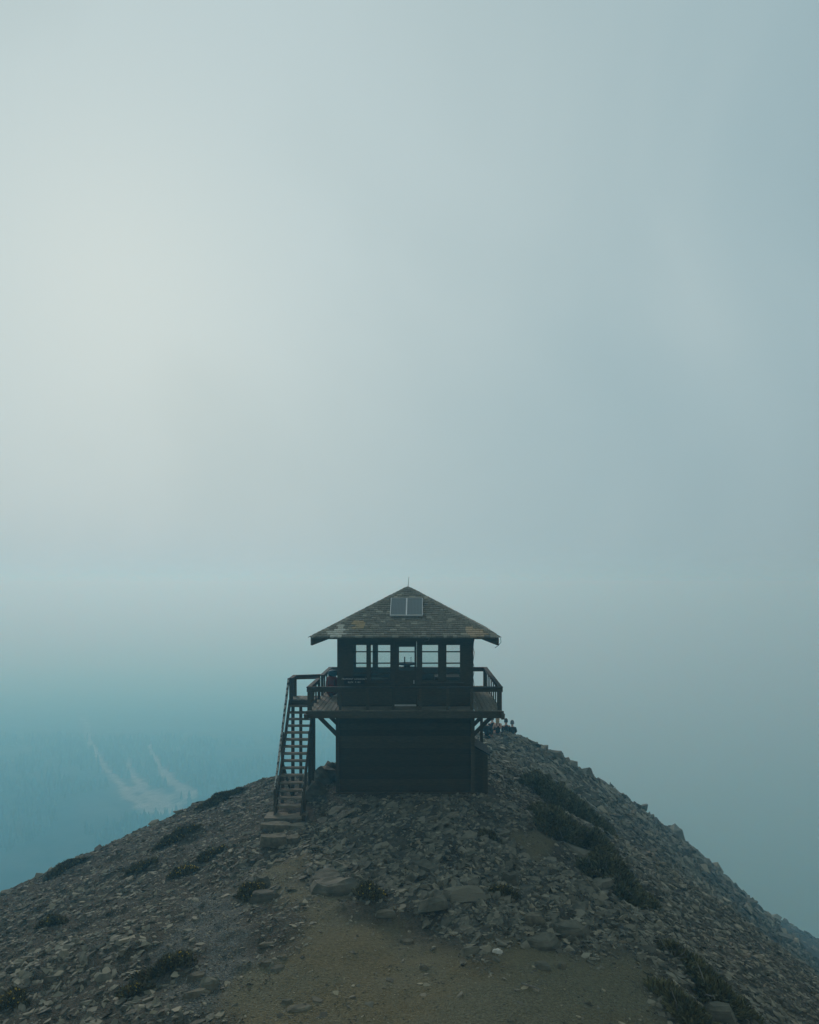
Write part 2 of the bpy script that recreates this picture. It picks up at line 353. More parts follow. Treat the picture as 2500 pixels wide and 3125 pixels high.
vor = n('ShaderNodeTexVoronoi'); vor.inputs['Scale'].default_value = 16; l(co.outputs['Object'], vor.inputs['Vector'])
rub = mixc(noise(1.3), ramp2(vor.outputs['Color'], .2, (.055, .053, .04), .8, (.135, .129, .098)), ramp2(noise(9), .35, (.048, .044, .031), .65, (.095, .087, .063)))
dirtc = mixc(ramp2(noise(.45, 4), .42, (0, 0, 0), .62, (1, 1, 1)), ramp2(noise(17, 10, .8), .34, (.082, .083, .051), .66, (.25, .24, .158)), ramp2(noise(13, 10, .8), .34, (.09, .083, .046), .66, (.255, .222, .126)))
vg = n('ShaderNodeTexVoronoi'); vg.inputs['Scale'].default_value = 34; l(co.outputs['Object'], vg.inputs['Vector'])
grv = ramp2(vg.outputs['Color'], .1, (.07, .08, .072), .9, (.2, .212, .19))
rck = ramp2(noise(2.2, 8, .65), .3, (.05, .051, .041), .7, (.125, .124, .098))
c = mixc(sp.outputs[2], rub, rck); c = mixc(sp.outputs[1], c, grv); c = mixc(sp.outputs[0], c, dirtc)
l(c, b.inputs['Base Color'])
bh = n('ShaderNodeMath'); bh.operation = 'ADD'; l(noise(14, 8, .7), bh.inputs[0]); vb = n('ShaderNodeTexVoronoi'); vb.inputs['Scale'].default_value = 30; l(co.outputs['Object'], vb.inputs['Vector']); l(vb.outputs['Distance'], bh.inputs[1])
bp = n('ShaderNodeBump'); bp.inputs['Strength'].default_value = .8; bp.inputs['Distance'].default_value = .06; l(bh.outputs[0], bp.inputs['Height']); l(bp.outputs[0], b.inputs['Normal'])
ground = link_mesh('ground', me, gm); tag(ground, 'rocky ridge of slate scree with a worn dirt path', None, None, 'structure')

def gh(x, y): return float(ground_h(np.array([x]), np.array([y]))[0])
def on(px, py):
    "ground point seen at a photograph pixel"
    p = hit(px, py, ground_h); return p

# ------------------------------------------------------------------ far valley and mountainside
def valley_h(x, y):
    d = np.asarray(y, float) - CAM[1]; x = np.asarray(x, float)
    q = d + .12 * (x + 120) + 16 * fbm(x * .006, d * .006, 3, 41) * smooth01(d, 1500, 600)
    lft = np.interp(q, [-2000, 60, 300, 380, 450, 550, 700, 950, 1400, 2200, 3500, 6000, 8000], [-230, -205, -168, -141, -134, -130, -136, -153, -184, -222, -245, -235, -235])
    gully = (x * .9 + d * .75) * .016
    lft = lft + (3.5 * fbm(gully, d * .004, 3, 51) + 1.0 * fbm(x * .03, d * .02, 3, 53)) * smooth01(d, 300, 420) * smooth01(d, 900, 560)
    rgt = -620 + 8 * fbm(x * .004, d * .004, 3, 61)
    k = smooth01(x, 240, 20)
    return rgt * (1 - k) + lft * k
vx = axis([(-6500, -700, 400, 25), (-700, -400, 12, 4), (-400, 40, 2.6, 2.6), (40, 300, 4, 12), (300, 6500, 25, 400)])
vy = axis([(-6500, 280, 500, 12), (280, 380, 8, 4), (380, 700, 3.0, 3.0), (700, 1000, 5, 10), (1000, 7000, 15, 400)])
VX, VY = np.meshgrid(vx, vy); VZ = valley_h(VX, VY)
idx = np.arange(len(vx) * len(vy)).reshape(len(vy), len(vx))
me = mesh_np('valley', np.stack([VX, VY, VZ], -1).reshape(-1, 3), np.stack([idx[:-1, :-1], idx[:-1, 1:], idx[1:, 1:], idx[1:, :-1]], -1).reshape(-1, 4), True)
CHUTES = [([(265,2225),(285,2290),(320,2345),(380,2410),(430,2455),(455,2480)], [2,4,5,7,11,9]), ([(388,2315),(402,2365),(440,2410),(480,2440),(505,2475)], [2,4,9,20,17]),
          ([(455,2270),(480,2330),(530,2390),(585,2430)], [2,4,8,9]), ([(250,2190),(262,2205),(268,2222)], [2,3,2])]
def hv(px, py): return hit(px, py, valley_h, 250, 2600, 5000)
chl = [([(p.x, p.y) for p in (hv(*q) for q in l_)], wd) for l_, wd in CHUTES]
def chute_mask(x, y):
    m_ = np.zeros_like(x)
    for l_, wd in chl:
        for i in range(len(l_) - 1):
            (x0, y0), (x1, y1) = l_[i], l_[i + 1]; dx, dy = x1 - x0, y1 - y0
            tt = np.clip(((x - x0) * dx + (y - y0) * dy) / (dx * dx + dy * dy), 0, 1)
            ww = wd[i] * (1 - tt) + wd[i + 1] * tt
            m_ = np.maximum(m_, smooth01(np.hypot(x - x0 - tt * dx, y - y0 - tt * dy) / (ww * .55) + .55 * vnoise(x * .22, y * .11, 73) + .35 * vnoise(x * .5, y * .3, 74), 1.25, .55))
    return m_
xs, ys = VX.ravel(), VY.ravel()
sel = (xs > -500) & (xs < 250) & (ys > 250) & (ys < 1500)
mk = np.zeros_like(xs); mk[sel] = chute_mask(xs[sel], ys[sel]); mk *= .85 + .15 * vnoise(xs * .2, ys * .05, 71)
ca = me.color_attributes.new('scree', 'FLOAT_COLOR', 'POINT'); ca.data.foreach_set('color', np.stack([mk, mk, mk, np.ones_like(mk)], -1).astype(np.float32).ravel())
vm_ = bpy.data.materials.new('forest_and_scree'); vm_.use_nodes = True; t = vm_.node_tree; n = t.nodes.new; l = t.links.new
b = t.nodes['Principled BSDF']; b.inputs['Roughness'].default_value = 1; b.inputs['Specular IOR Level'].default_value = 0
co = n('ShaderNodeTexCoord'); at = n('ShaderNodeAttribute'); at.attribute_name = 'scree'
forest = ramp2(noise(.035, 8, .7), .38, (.010, .02, .022), .68, (.07, .085, .085))
l(mixc(at.outputs['Fac'], forest, ramp2(noise(.2, 6), .3, (.22, .25, .25), .7, (.42, .45, .45))), b.inputs['Base Color'])
valley = link_mesh('valley', me, vm_); tag(valley, 'forested mountainside and valley floor fading into blue haze', None, None, 'structure')

# trees of the far forest
NT = 6000
tx = rng.uniform(-420, 160, NT * 2); ty = 330 + 420 * rng.uniform(0, 1, NT * 2) ** 1.4; ok = chute_mask(tx, ty) < .15
ok &= (vnoise(tx * .02, ty * .02, 81) + .6 * vnoise(tx * .06, ty * .06, 82)) > -.15
tx, ty = tx[ok][:NT], ty[ok][:NT]; tz = valley_h(tx, ty); NT = len(tx); th = rng.uniform(4.0, 8.5, NT); tr_ = th * rng.uniform(.16, .25, NT)
ang = np.arange(4) * math.pi / 2 + .4
prof = [(0, .0, .18), (1, .08, 1.0), (1, .42, .45), (1, .44, .72), (1, .98, .03)]
V = []
for (_, zz, rr) in prof:
    j = rng.uniform(.75, 1.25, (NT, 4)); V.append(np.stack([tx[:, None] + tr_[:, None] * rr * j * np.cos(ang), ty[:, None] + tr_[:, None] * rr * j * np.sin(ang), np.repeat((tz + zz * th - .2)[:, None], 4, 1)], -1))
V = np.stack(V, 1).reshape(NT, 20, 3)
q = [(r * 4 + k, r * 4 + (k + 1) % 4, r * 4 + 4 + (k + 1) % 4, r * 4 + 4 + k) for r in range(4) for k in range(4)]
Fq = (np.array(q)[None] + (np.arange(NT) * 20)[:, None, None]).reshape(-1, 4)
o = link_mesh('forest', mesh_np('forest', V.reshape(-1, 3), Fq), M['conifer']); tag(o, 'far conifer forest on the blue mountainside', 'forest', None, 'stuff')

# ------------------------------------------------------------------ stones
def rock_variant(seed, flat, pts_n=13, chunky=False):
    r = random.Random(seed); bm = bmesh.new()
    for k in range(pts_n):
        a = 2 * math.pi * (k + r.uniform(-.4, .4)) / pts_n * 2; rr = r.uniform(.72, 1.0)
        zz = r.choice((-1, 1)) * r.uniform(.7, 1.0) if not chunky else r.uniform(-1, 1)
        e = 1 if abs(zz) < .9 else .86
        bm.verts.new((rr * e * math.cos(a), rr * e * math.sin(a) * .72, zz * flat))
    bmesh.ops.convex_hull(bm, input=bm.verts); bmesh.ops.delete(bm, geom=[v for v in bm.verts if not v.link_faces], context='VERTS')
    bmesh.ops.triangulate(bm, faces=bm.faces); bm.verts.index_update()
    v = np.array([x.co[:] for x in bm.verts]); f = np.array([[q.index for q in x.verts] for x in bm.faces]); bm.free(); return v, f
VAR = [rock_variant(100 + k, rnd.uniform(.16, .34), 10) for k in range(22)] + [rock_variant(200 + k, rnd.uniform(.45, .6), 10, True) for k in range(8)]
PEB = [rock_variant(300 + k, rnd.uniform(.3, .55), 7) for k in range(8)]

def rotations(nrm, yaw, tilt, seed):
    "matrices that lay a stone on the slope with a random yaw and tilt"
    r = np.random.default_rng(seed); n0 = nrm + r.normal(0, 1, nrm.shape) * tilt[:, None]; n0 /= np.linalg.norm(n0, axis=1)[:, None]
    u = np.stack([np.cos(yaw), np.sin(yaw), np.zeros_like(yaw)], -1); u = u - n0 * (u * n0).sum(1)[:, None]; u /= np.linalg.norm(u, axis=1)[:, None]
    v = np.cross(n0, u); return np.stack([u, v, n0], -1)
def normals(x, y):
    e = .25; zx = (base_h(x + e, y) - base_h(x - e, y)) / (2 * e); zy = (base_h(x, y + e) - base_h(x, y - e)) / (2 * e)
    v = np.stack([-zx, -zy, np.ones_like(zx)], -1); return v / np.linalg.norm(v, axis=1)[:, None]

STONES = []      # rows: x y z size yaw-matrix(9) variant materialflag
def in_view(x, y, z, margin=120):
    d = y - CAM[1]; px = HX + F * (x - CAM[0]) / d; py = HY + F * (CAM[2] - z) / d
    return (d > 9) & (px > -margin) & (px < 2500 + margin) & (py < 3125 + 2 * margin)
def clear_of_hut(x, y, s):
    m_ = (np.maximum(np.abs(x), np.abs(y)) > 2.25 + s * .6) & ~((np.abs(x - 2.55) < .5 + s * .5) & (np.abs(y + .9) < .9 + s * .5))
    m_ &= ~((np.abs(x + 3.55) < .62 + s * .5) & (y > -4.3 - s * .5) & (y < -2.6)); return m_
def scatter(x0, x1, y0, y1, n, smin, smax, power, keep, yaw_mean=None, tilt=.25, mat_i=0, variants=None, sink=.25, seed=1, squash=1.0):
    r = np.random.default_rng(seed); x = r.uniform(x0, x1, n); y = r.uniform(y0, y1, n)
    s = smin + (smax - smin) * r.uniform(0, 1, n) ** power
    s = s * (.72 + .5 * smooth01(vnoise(x * .33, y * .33, 201) + .5 * vnoise(x * 1.1, y * 1.1, 202), -.7, .9)) if smax > .06 else s
    k = keep(x, y, r) & clear_of_hut(x, y, s); x, y, s = x[k], y[k], s[k]; z = ground_h(x, y); k = in_view(x, y, z); x, y, z, s = x[k], y[k], z[k], s[k]
    m_ = len(x); yaw = r.uniform(0, 2 * math.pi, m_) if yaw_mean is None else r.normal(yaw_mean, .55, m_)
    Rm = rotations(normals(x, y), yaw, r.uniform(.3, 1.2, m_) * tilt, seed + 50)
    nv = variants or (0, 30); vi = r.integers(nv[0], nv[1], m_)
    STONES.append((x, y, z - s * sink * .3, s, Rm, vi, np.full(m_, mat_i)))

def keep_scree(x, y, r):
    d, g, k = zones(x, y); bare = smooth01(vnoise(x * .45, y * .3, 203) + .5 * vnoise(x * 1.3, y * 1.0, 204), .2, .85) * .4
    return (r.uniform(0, 1, len(x)) > bare) & (r.uniform(0, 1, len(x)) > d * 1.05) & (r.uniform(0, 1, len(x)) > g * .85) & (r.uniform(0, 1, len(x)) > k * .75)
def keep_path(x, y, r): d, g, k = zones(x, y); return (d > .5) & (vnoise(x * .8, y * .8, 91) + r.uniform(-1, 1, len(x)) > -.1)
def keep_rock(x, y, r):
    d, g, k = zones(x, y); return r.uniform(0, 1, len(x)) < k * (1 - d)
scatter(-16, -1.2, -17, 7, 30000, .045, .165, 2.3, keep_scree, None, .34, seed=1)            # left scree
scatter(-16, -1.0, -17, 7, 12000, .02, .05, 1.2, keep_scree, None, .4, seed=2)
scatter(1.2, 14, -17, 4, 28000, .05, .19, 2.2, keep_scree, -.6, .36, seed=3)                 # right scree
scatter(1.2, 14, -17, 4, 9000, .02, .06, 1.2, keep_scree, -.6, .4, seed=4)
scatter(3, 26, 0, 20, 20000, .07, .28, 2.2, keep_scree, -.6, .34, seed=5)
scatter(6, 44, 8, 56, 18000, .12, .55, 2.6, keep_scree, -.5, .34, seed=6)
scatter(24, 125, 25, 215, 15000, .3, 1.1, 2.2, keep_scree, -.5, .34, seed=16)
scatter(-9, 8, 2, 17, 9000, .06, .26, 2.2, keep_scree, None, .35, seed=7)                    # behind the hut
scatter(-6, 9, -14, -2, 15000, .045, .17, 2.0, keep_rock, .6, .55, seed=8)                    # loose plates on the outcrop
def keep_edge(x, y, r): d, g, k = zones(x, y); return (d > .08) & (d < .97) & (r.uniform(0, 1, len(x)) > d * .7)
scatter(-6, 7, -17, -6, 9000, .02, .10, 2.4, keep_edge, None, .4, seed=10)
scatter(-4, 6, -17, -8.5, 1500, .03, .12, 2.8, keep_path, None, .3, mat_i=2, seed=9)
VARSLAB = [rock_variant(400 + k, rnd.uniform(.09, .18), 14) for k in range(10)]; S0 = len(VAR); VAR += VARSLAB

# bedrock slabs, all dipping the same way
r = np.random.default_rng(77); x = r.uniform(-4.5, 8, 3200); y = r.uniform(-14.5, -2.2, 3200); s = .10 + .32 * r.uniform(0, 1, 3200) ** 2.4
k = keep_rock(x, y, r) & clear_of_hut(x, y, s); x, y, s = x[k], y[k], s[k]; z = ground_h(x, y); m_ = len(x)
nm = np.tile(np.array([-.27, -.17, .95]), (m_, 1)) + .45 * (normals(x, y) - np.array([0, 0, 1]))
Rm = rotations(nm, r.normal(.75, .35, m_), r.uniform(.03, .20, m_), 5)
STONES.append((x, y, z - s * .16, s, Rm, r.integers(S0, S0 + 10, m_), np.full(m_, 1)))

# small light stones lying on the path and the fine gravel beside it
def keep_gravel(x, y, r): d, g, k = zones(x, y); return (g + .35 * d * (vnoise(x * .7, y * .7, 92) > .1) > r.uniform(.15, 1, len(x)))
PEBST = []
_st = STONES; STONES = PEBST
scatter(-6, 7, -17, -5, 60000, .008, .030, 2.6, keep_path, None, .4, sink=.1, seed=21, variants=(0, 8))
scatter(-7, 0, -17, -7, 34000, .010, .038, 1.8, keep_gravel, None, .4, sink=.1, seed=22, variants=(0, 8))
STONES = _st

X = np.concatenate([q[0] for q in STONES]); Y = np.concatenate([q[1] for q in STONES]); Z = np.concatenate([q[2] for q in STONES]); S = np.concatenate([q[3] for q in STONES])
RM = np.concatenate([q[4] for q in STONES]); VI = np.concatenate([q[5] for q in STONES]); MI = np.concatenate([q[6] for q in STONES])
shown = S / (Y - CAM[1]); pxx = HX + F * (X - CAM[0]) / (Y - CAM[1]); pyy = HY + F * (CAM[2] - Z) / (Y - CAM[1])
shown[(pxx < 10) | (pxx > 2490) | (pyy > 3110)] = 0; shown[(Y > -2.5) & (np.abs(pxx - 1240) < 320)] = 0
big = np.argsort(-shown)[:280]; isbig = np.zeros(len(X), bool); isbig[big] = True

def merged(name, sel, table, mats, parent):
    Vs, Fs, Ms = [], [], []; off = 0
    for vi in range(len(table)):
        k = np.nonzero(sel & (VI == vi))[0]
        if not len(k): continue
        v, f = table[vi]; m_ = len(k); r = np.random.default_rng(vi)
        sc_ = np.stack([S[k], S[k] * r.uniform(.65, 1.2, m_), S[k] * r.uniform(.7, 1.3, m_)], -1)
        W = np.einsum('nij,nvj->nvi', RM[k], v[None] * sc_[:, None]) + np.stack([X[k], Y[k], Z[k]], -1)[:, None]
        Vs.append(W.reshape(-1, 3)); Fs.append((f[None] + (np.arange(m_) * len(v))[:, None, None] + off).reshape(-1, 3)); off += m_ * len(v)
        Ms.append(np.repeat(MI[k], len(f)))
    me = mesh_np(name, np.concatenate(Vs), np.concatenate(Fs))
    o = link_mesh(name, me, mats, parent); me.polygons.foreach_set('material_index', np.concatenate(Ms).astype(np.int32)); return tag(o, kind='stuff')
merged('scree', ~isbig, VAR, [M['slate'], M['slab'], M['pebble']], ground)
VMESH = {}
for i in big:
    key = (int(VI[i]), int(MI[i]))
    if key not in VMESH:
        VMESH[key] = mesh_np('stone', *VAR[key[0]]); VMESH[key].materials.append((M['slate'], M['slab'], M['pebble'])[key[1]])
    o = bpy.data.objects.new('stone', VMESH[key]); COL.objects.link(o); adopt(o, ground)
    o.matrix_basis = Matrix.Translation((X[i], Y[i], Z[i])) @ Matrix(RM[i].tolist()).to_4x4() @ Matrix.Diagonal((S[i], S[i] * rnd.uniform(.65, 1.15), S[i] * rnd.uniform(.75, 1.25), 1))
for i, (px, py, sz) in enumerate([(2150, 2640, .6), (1960, 2478, .75), (1745, 2340, .5), (1850, 2405, .6), (2290, 2765, .7), (1615, 2266, .35), (2030, 2532, .7), (1905, 2440, .5), (120, 2682, .22), (300, 2602, .28), (470, 2520, .25), (545, 2490, .3), (770, 2400, .3), (350, 2580, .2), (880, 2380, .3), (20, 2735, .25)]):
    p_ = hit(px, py - 4, None, 20, 190); key = (i % 10 + S0, 1)
    if key not in VMESH: VMESH[key] = mesh_np('stone', *VAR[key[0]]); VMESH[key].materials.append(M['slab'])
    o = bpy.data.objects.new('stone', VMESH[key]); COL.objects.link(o); adopt(o, ground)
    o.matrix_basis = Matrix.Translation((p_.x, p_.y, p_.z + sz * .2)) @ R3(rnd.uniform(-.3, .3), rnd.uniform(-.3, .3), rnd.uniform(0, 6)).to_4x4() @ Matrix.Diagonal((sz, sz * .9, sz * 2.2, 1))
X, Y, Z, S = [np.concatenate([q[i] for q in PEBST]) for i in range(4)]; RM = np.concatenate([q[4] for q in PEBST]); VI = np.concatenate([q[5] for q in PEBST]); MI = np.concatenate([q[6] for q in PEBST])
merged('gravel', np.ones(len(X), bool), PEB, [M['pebble']], ground)

# ------------------------------------------------------------------ the lookout hut
HUT = empty('fire_lookout', (0, 0, 0), 'dark wooden fire lookout cabin with shingled hip roof and railed deck on the ridge', 'lookout')
BW, CW, DK, DZ = 2.18, 2.15, 3.05, 2.83      # half widths of base, cab and deck; deck height
# lower storey: core and lapped boards on each side
core = MB().span(-BW + .06, BW - .06, -BW + .06, BW - .06, -.6, DZ - .27).build('base_wall', M['stainx'], HUT)
for s in range(4):
    Rz = Matrix.Rotation(s * math.pi / 2, 3, 'Z'); z = -.15
    while z < DZ - .3:
        h = min(.21, DZ - .27 - z)
        b_ = MB().box((0, 0, 0), (2 * BW + rnd.uniform(-.015, .012), .03, h), R3(x=.06), .003)
        b_.v = [tuple(Rz @ (Vector(v) + Vector((0, -BW + .035, z + h / 2)))) for v in b_.v]
        b_.build('siding_board', M['stainx'], core); z += .2
for sx in (-1, 1):
    for sy in (-1, 1): MB().span(sx * BW - .06, sx * BW + .06, sy * BW - .06, sy * BW + .06, -.5, DZ - .28).build('corner_board', M['stain'], HUT)
MB().span(-BW - .12, BW + .12, -BW - .14, -BW - .02, -.5, .06, .01).build('sill_beam', M['stain'], HUT)

# deck: joist frame, planks
frame = MB()
for sx in (-1, 1):
    frame.span(sx * (DK - .04) - .03, sx * (DK - .04) + .03, -DK + .012, DK - .012, DZ - .25, DZ - .036); frame.span(-DK - .05, DK + .05, sx * (DK - .045) - .04, sx * (DK - .045) + .04, DZ - .252, DZ - .034)
for i in range(8):
    xx = -2.6 + i * 5.2 / 7; frame.span(xx - .03, xx + .03, -DK + .1, DK - .1, DZ - .24, DZ - .04)
deck = frame.build('deck_frame', M['stain'], HUT)
for sx in (-1, 1):
    xx = 2.19
    while xx < DK - .02:
        wd = min(.125, DK + .02 - xx)
        MB().span(*(sorted((sx * xx, sx * (xx + wd)))), -DK - .02 + rnd.uniform(-.015, .01), DK + .02, DZ - .032, DZ + rnd.uniform(-.004, .004)).build('deck_plank', M['deckwood'], deck); xx += .143
for sy in (-1, 1):
    yy = 2.19
    while yy < DK - .02:
        wd = min(.125, DK + .02 - yy)
        MB().span(-2.17, 2.17, *(sorted((sy * yy, sy * (yy + wd)))), DZ - .032, DZ + rnd.uniform(-.004, .004)).build('deck_plank', M['treadwood'] if sy < 0 else M['deckwood'], deck); yy += .143
for sx, sy in ((-1, -1), (1, -1)): MB().beam((sx * (DK + .02), sy * (DK - .25), DZ - .19), (sx * (DK + .02), sy * DK - .13, DZ - .19), .11, .15, jit=.015).build('beam_end', M['stain'], deck)
# knee braces under the deck
for sx in (-1, 1):
    for yy in (-2.1, -.75, .75, 2.1): MB().beam((sx * (BW + .02), yy, DZ - .95), (sx * (DK - .12), yy, DZ - .22), .09, .12, jit=.004).build('knee_brace', M['stain'], HUT)
# railing
rail = MB()
RT = 3.555; OPEN = (-.62, .28)           # the gap on the left where the stair landing joins
def rail_run(a, b):
    a, b = Vector(a), Vector(b)
    MB().beam(a + Vector((0, 0, RT - .012)), b + Vector((0, 0, RT - .012)), .13, .035, jit=.004).build('top_rail', M['timber'], HUT)
    MB().beam(a + Vector((0, 0, RT - .095)), b + Vector((0, 0, RT - .095)), .04, .125, jit=.003).build('rail_board', M['stain'], HUT)
def rail_post(x, y, wd=.1, top=RT - .032): MB().span(x - wd / 2, x + wd / 2, y - wd / 2, y + wd / 2, DZ - .22, top, .003).build('rail_post', M['stain'], HUT)
e = DK - .055
rail_run((-DK - .02, -e, 0), (DK + .02, -e, 0)); rail_run((-DK - .02, e, 0), (DK + .02, e, 0)); rail_run((e, -e + .07, 0), (e, e - .07, 0))
rail_run((-e, -e + .07, 0), (-e, OPEN[0], 0)); rail_run((-e, OPEN[1], 0), (-e, e - .07, 0))
for sx in (-1, 1):
    for sy in (-1, 1): rail_post(sx * (e - .02), sy * (e - .015), .13)
for xx in (-2.02, -1.16, -.36, .49, 1.35, 2.1): rail_post(xx, -e + .012, .085); rail_post(xx, e - .012, .085)
for yy in (-2.2, -1.45, -.7, .05, .8, 1.55, 2.3): rail_post(e - .012, yy, .042)
for yy in (-2.2, -1.4, OPEN[0] + .02, OPEN[1] + .05, 1.0, 1.7, 2.35): rail_post(-e + .012, yy, .05 if abs(yy) > .7 else .09)

# cab: floor, walls made of panels round the openings, windows
ZS, ZT, ZW = 3.62, 4.83, 5.46
MB().span(-CW + .02, CW - .02, -CW + .02, CW - .02, DZ - .06, DZ + .03).build('cab_floor', M['stain'], HUT)
def wx(px): return CAM[0] + (px - HX) / F * 26.5          # photograph column -> x on the front wall
front_open = [(wx(1076), wx(1121), ZS, ZT), (wx(1129), wx(1194), ZS, ZT), (wx(1203), wx(1272), DZ + .04, 4.92), (wx(1286), wx(1340), ZS, ZT), (wx(1360), wx(1407), ZS, ZT)]
def bx(px): return CAM[0] + (px - HX) / F * 30.8
back_open = [(bx(1086), bx(1139), 3.62, ZT), (bx(1153), bx(1203), 3.62, ZT), (bx(1213), bx(1273), 3.62, ZT), (bx(1280), bx(1347), 3.62, ZT), (bx(1358), bx(1412), 3.62, ZT)]
side_open = [(-1.75, -.95, ZS, ZT), (-.85, -.05, ZS, ZT), (.05, .85, ZS, ZT), (.95, 1.75, ZS, ZT)]
def wall(opens, place, nm, z0=DZ + .02):
    xs_ = sorted({-CW, CW, *[o_[0] for o_ in opens], *[o_[1] for o_ in opens]}); mb_ = MB()
    for a, b_ in zip(xs_[:-1], xs_[1:]):
        op = [o_ for o_ in opens if o_[0] <= a + 1e-6 and o_[1] >= b_ - 1e-6]
        segs = [(z0, ZW)] if not op else [(z0, op[0][2]), (op[0][3], ZW)]
        for s0, s1 in segs:
            if s1 - s0 > .03: mb_.span(a, b_, -.05, .05, s0, s1)
    mb_.v = [tuple(place(Vector(v))) for v in mb_.v]
    return mb_.build(nm, M['stain'], HUT)
fp = lambda v: Vector((v.x, v.y - CW + .05, v.z)); bpz = lambda v: Vector((v.x, v.y + CW - .05, v.z))
lp = lambda v: Vector((v.y - CW + .05, v.x * .97, v.z)); rp_ = lambda v: Vector((v.y + CW - .05, v.x * .97, v.z))
wall(front_open, fp, 'front_wall'); wall(back_open, bpz, 'back_wall'); wall(side_open, lp, 'side_wall'); wall(side_open, rp_, 'side_wall')
def window(op, place, bars, nm='window', fw=.03):
    x0, x1, z0, z1 = op; f_ = MB()
    f_.span(x0, x0 + fw, -.035, .035, z0, z1).span(x1 - fw, x1, -.035, .035, z0, z1).span(x0 + fw, x1 - fw, -.035, .035, z0, z0 + fw).span(x0 + fw, x1 - fw, -.035, .035, z1 - fw, z1)
    f_.v = [tuple(place(Vector(v))) for v in f_.v]; fr_ = f_.build(nm, M['stain'], HUT)
    zz = [z0 + fw] + sorted(bars) + [z1 - fw]
    for bz in bars:
        q = MB().span(x0 + fw, x1 - fw, -.02, .02, bz - .02, bz + .02); q.v = [tuple(place(Vector(v))) for v in q.v]; q.build('glazing_bar', M['stain'], fr_)
    for a, b_ in zip(zz[:-1], zz[1:]):
        q = MB().span(x0 + fw, x1 - fw, -.003, .003, a + (.02 if a in bars else 0), b_ - (.02 if b_ in bars else 0)); q.v = [tuple(place(Vector(v))) for v in q.v]; q.build('pane', M['glass'], fr_)
    return fr_
B3 = [4.58, 4.21, 3.89]
for i, op in enumerate(front_open):
    if i != 2: window(op, fp, B3)
for op in back_open: window(op, bpz, [], fw=.015)
for op in side_open: window(op, lp, B3); window(op, rp_, B3)
# window ledges on the front, corner trim and frieze
for a, b_ in ((front_open[0][0] - .08, front_open[1][1] + .04), (front_open[3][0] - .04, front_open[4][1] + .08)): MB().span(a, b_, -CW - .07, -CW + .0, ZS - .06, ZS - .02).build('window_sill', M['stain'], HUT)
for sx in (-1, 1): MB().span(sx * CW - .05, sx * CW + .05, -CW - .025, -CW + .06, DZ + .03, ZW - .05).build('corner_board', M['stain'], HUT)
MB().span(-CW + .06, CW - .06, -CW - .02, -CW + .0, 5.0, 5.2).build('frieze_board', M['stain'], HUT)
# door
x0, x1, z0, z1 = front_open[2]; gx0, gx1, gz0, gz1 = wx(1218), wx(1265), 3.98, 4.74
dm = MB(); dm.span(x0 + .01, gx0, -.03, .03, z0, z1).span(gx1, x1 - .01, -.03, .03, z0, z1).span(gx0, gx1, -.03, .03, z0, gz0).span(gx0, gx1, -.03, .03, gz1, z1)
dm.v = [tuple(fp(Vector(v))) for v in dm.v]; door = dm.build('door', M['stain'], HUT)
q = MB().span(gx0, gx1, -.02, .02, 4.56, 4.595); q.v = [tuple(fp(Vector(v))) for v in q.v]; q.build('glazing_bar', M['stain'], door)
for a, b_ in ((gz0, 4.56), (4.595, gz1)):
    q = MB().span(gx0, gx1, -.003, .003, a, b_); q.v = [tuple(fp(Vector(v))) for v in q.v]; q.build('pane', M['glass'], door)
MB().tube([(x1 - .09, -CW - .03, 3.66), (x1 - .09, -CW - .07, 3.66), (x1 - .09, -CW - .07, 3.56)], .011).build('handle', M['alu'], door)
MB().span(x0, x1 - .02, -CW - .075, -CW - .002, DZ + .006, DZ + .05, .004).build('threshold', M['white'], HUT)

# roof
RH, EZ, AZ = 2.95, 5.10, 6.66; APX = Vector((.05, 0, AZ))
rm = MB(); cr = [Vector((sx * RH, sy * RH, EZ)) for sx, sy in ((-1, -1), (1, -1), (1, 1), (-1, 1))]
lo = [Vector((c_.x, c_.y, EZ - .055)) for c_ in cr]; inn = Vector((.05, 0, AZ - .16))
rm.add(cr + [APX] + lo + [inn], [(0, 1, 4), (1, 2, 4), (2, 3, 4), (3, 0, 4), (5, 6, 1, 0), (6, 7, 2, 1), (7, 8, 3, 2), (8, 5, 0, 3), (6, 5, 9), (7, 6, 9), (8, 7, 9), (5, 8, 9)])
roof = rm.build('roof', M['stain'], HUT)
NC = 26; sh_all = []
for side in range(4):
    Rz = Matrix.Rotation(side * math.pi / 2, 3, 'Z')
    ap = Rz.inverted() @ APX
    for k in range(NC):
        s0 = k / NC; s1 = (k + 1.35) / NC
        if s0 > .985: continue
        half0 = RH * (1 - s0); xx = -half0 - .01
        while xx < half0:
            wd = rnd.uniform(.09, .26) * (1 if side == 0 else 1.3); x2 = min(xx + wd, half0 + .01)
            if x2 - xx > .03: sh_all.append((side, k, s0, min(s1, 1.0), xx + .004, x2 - .004, ap))
            xx = x2
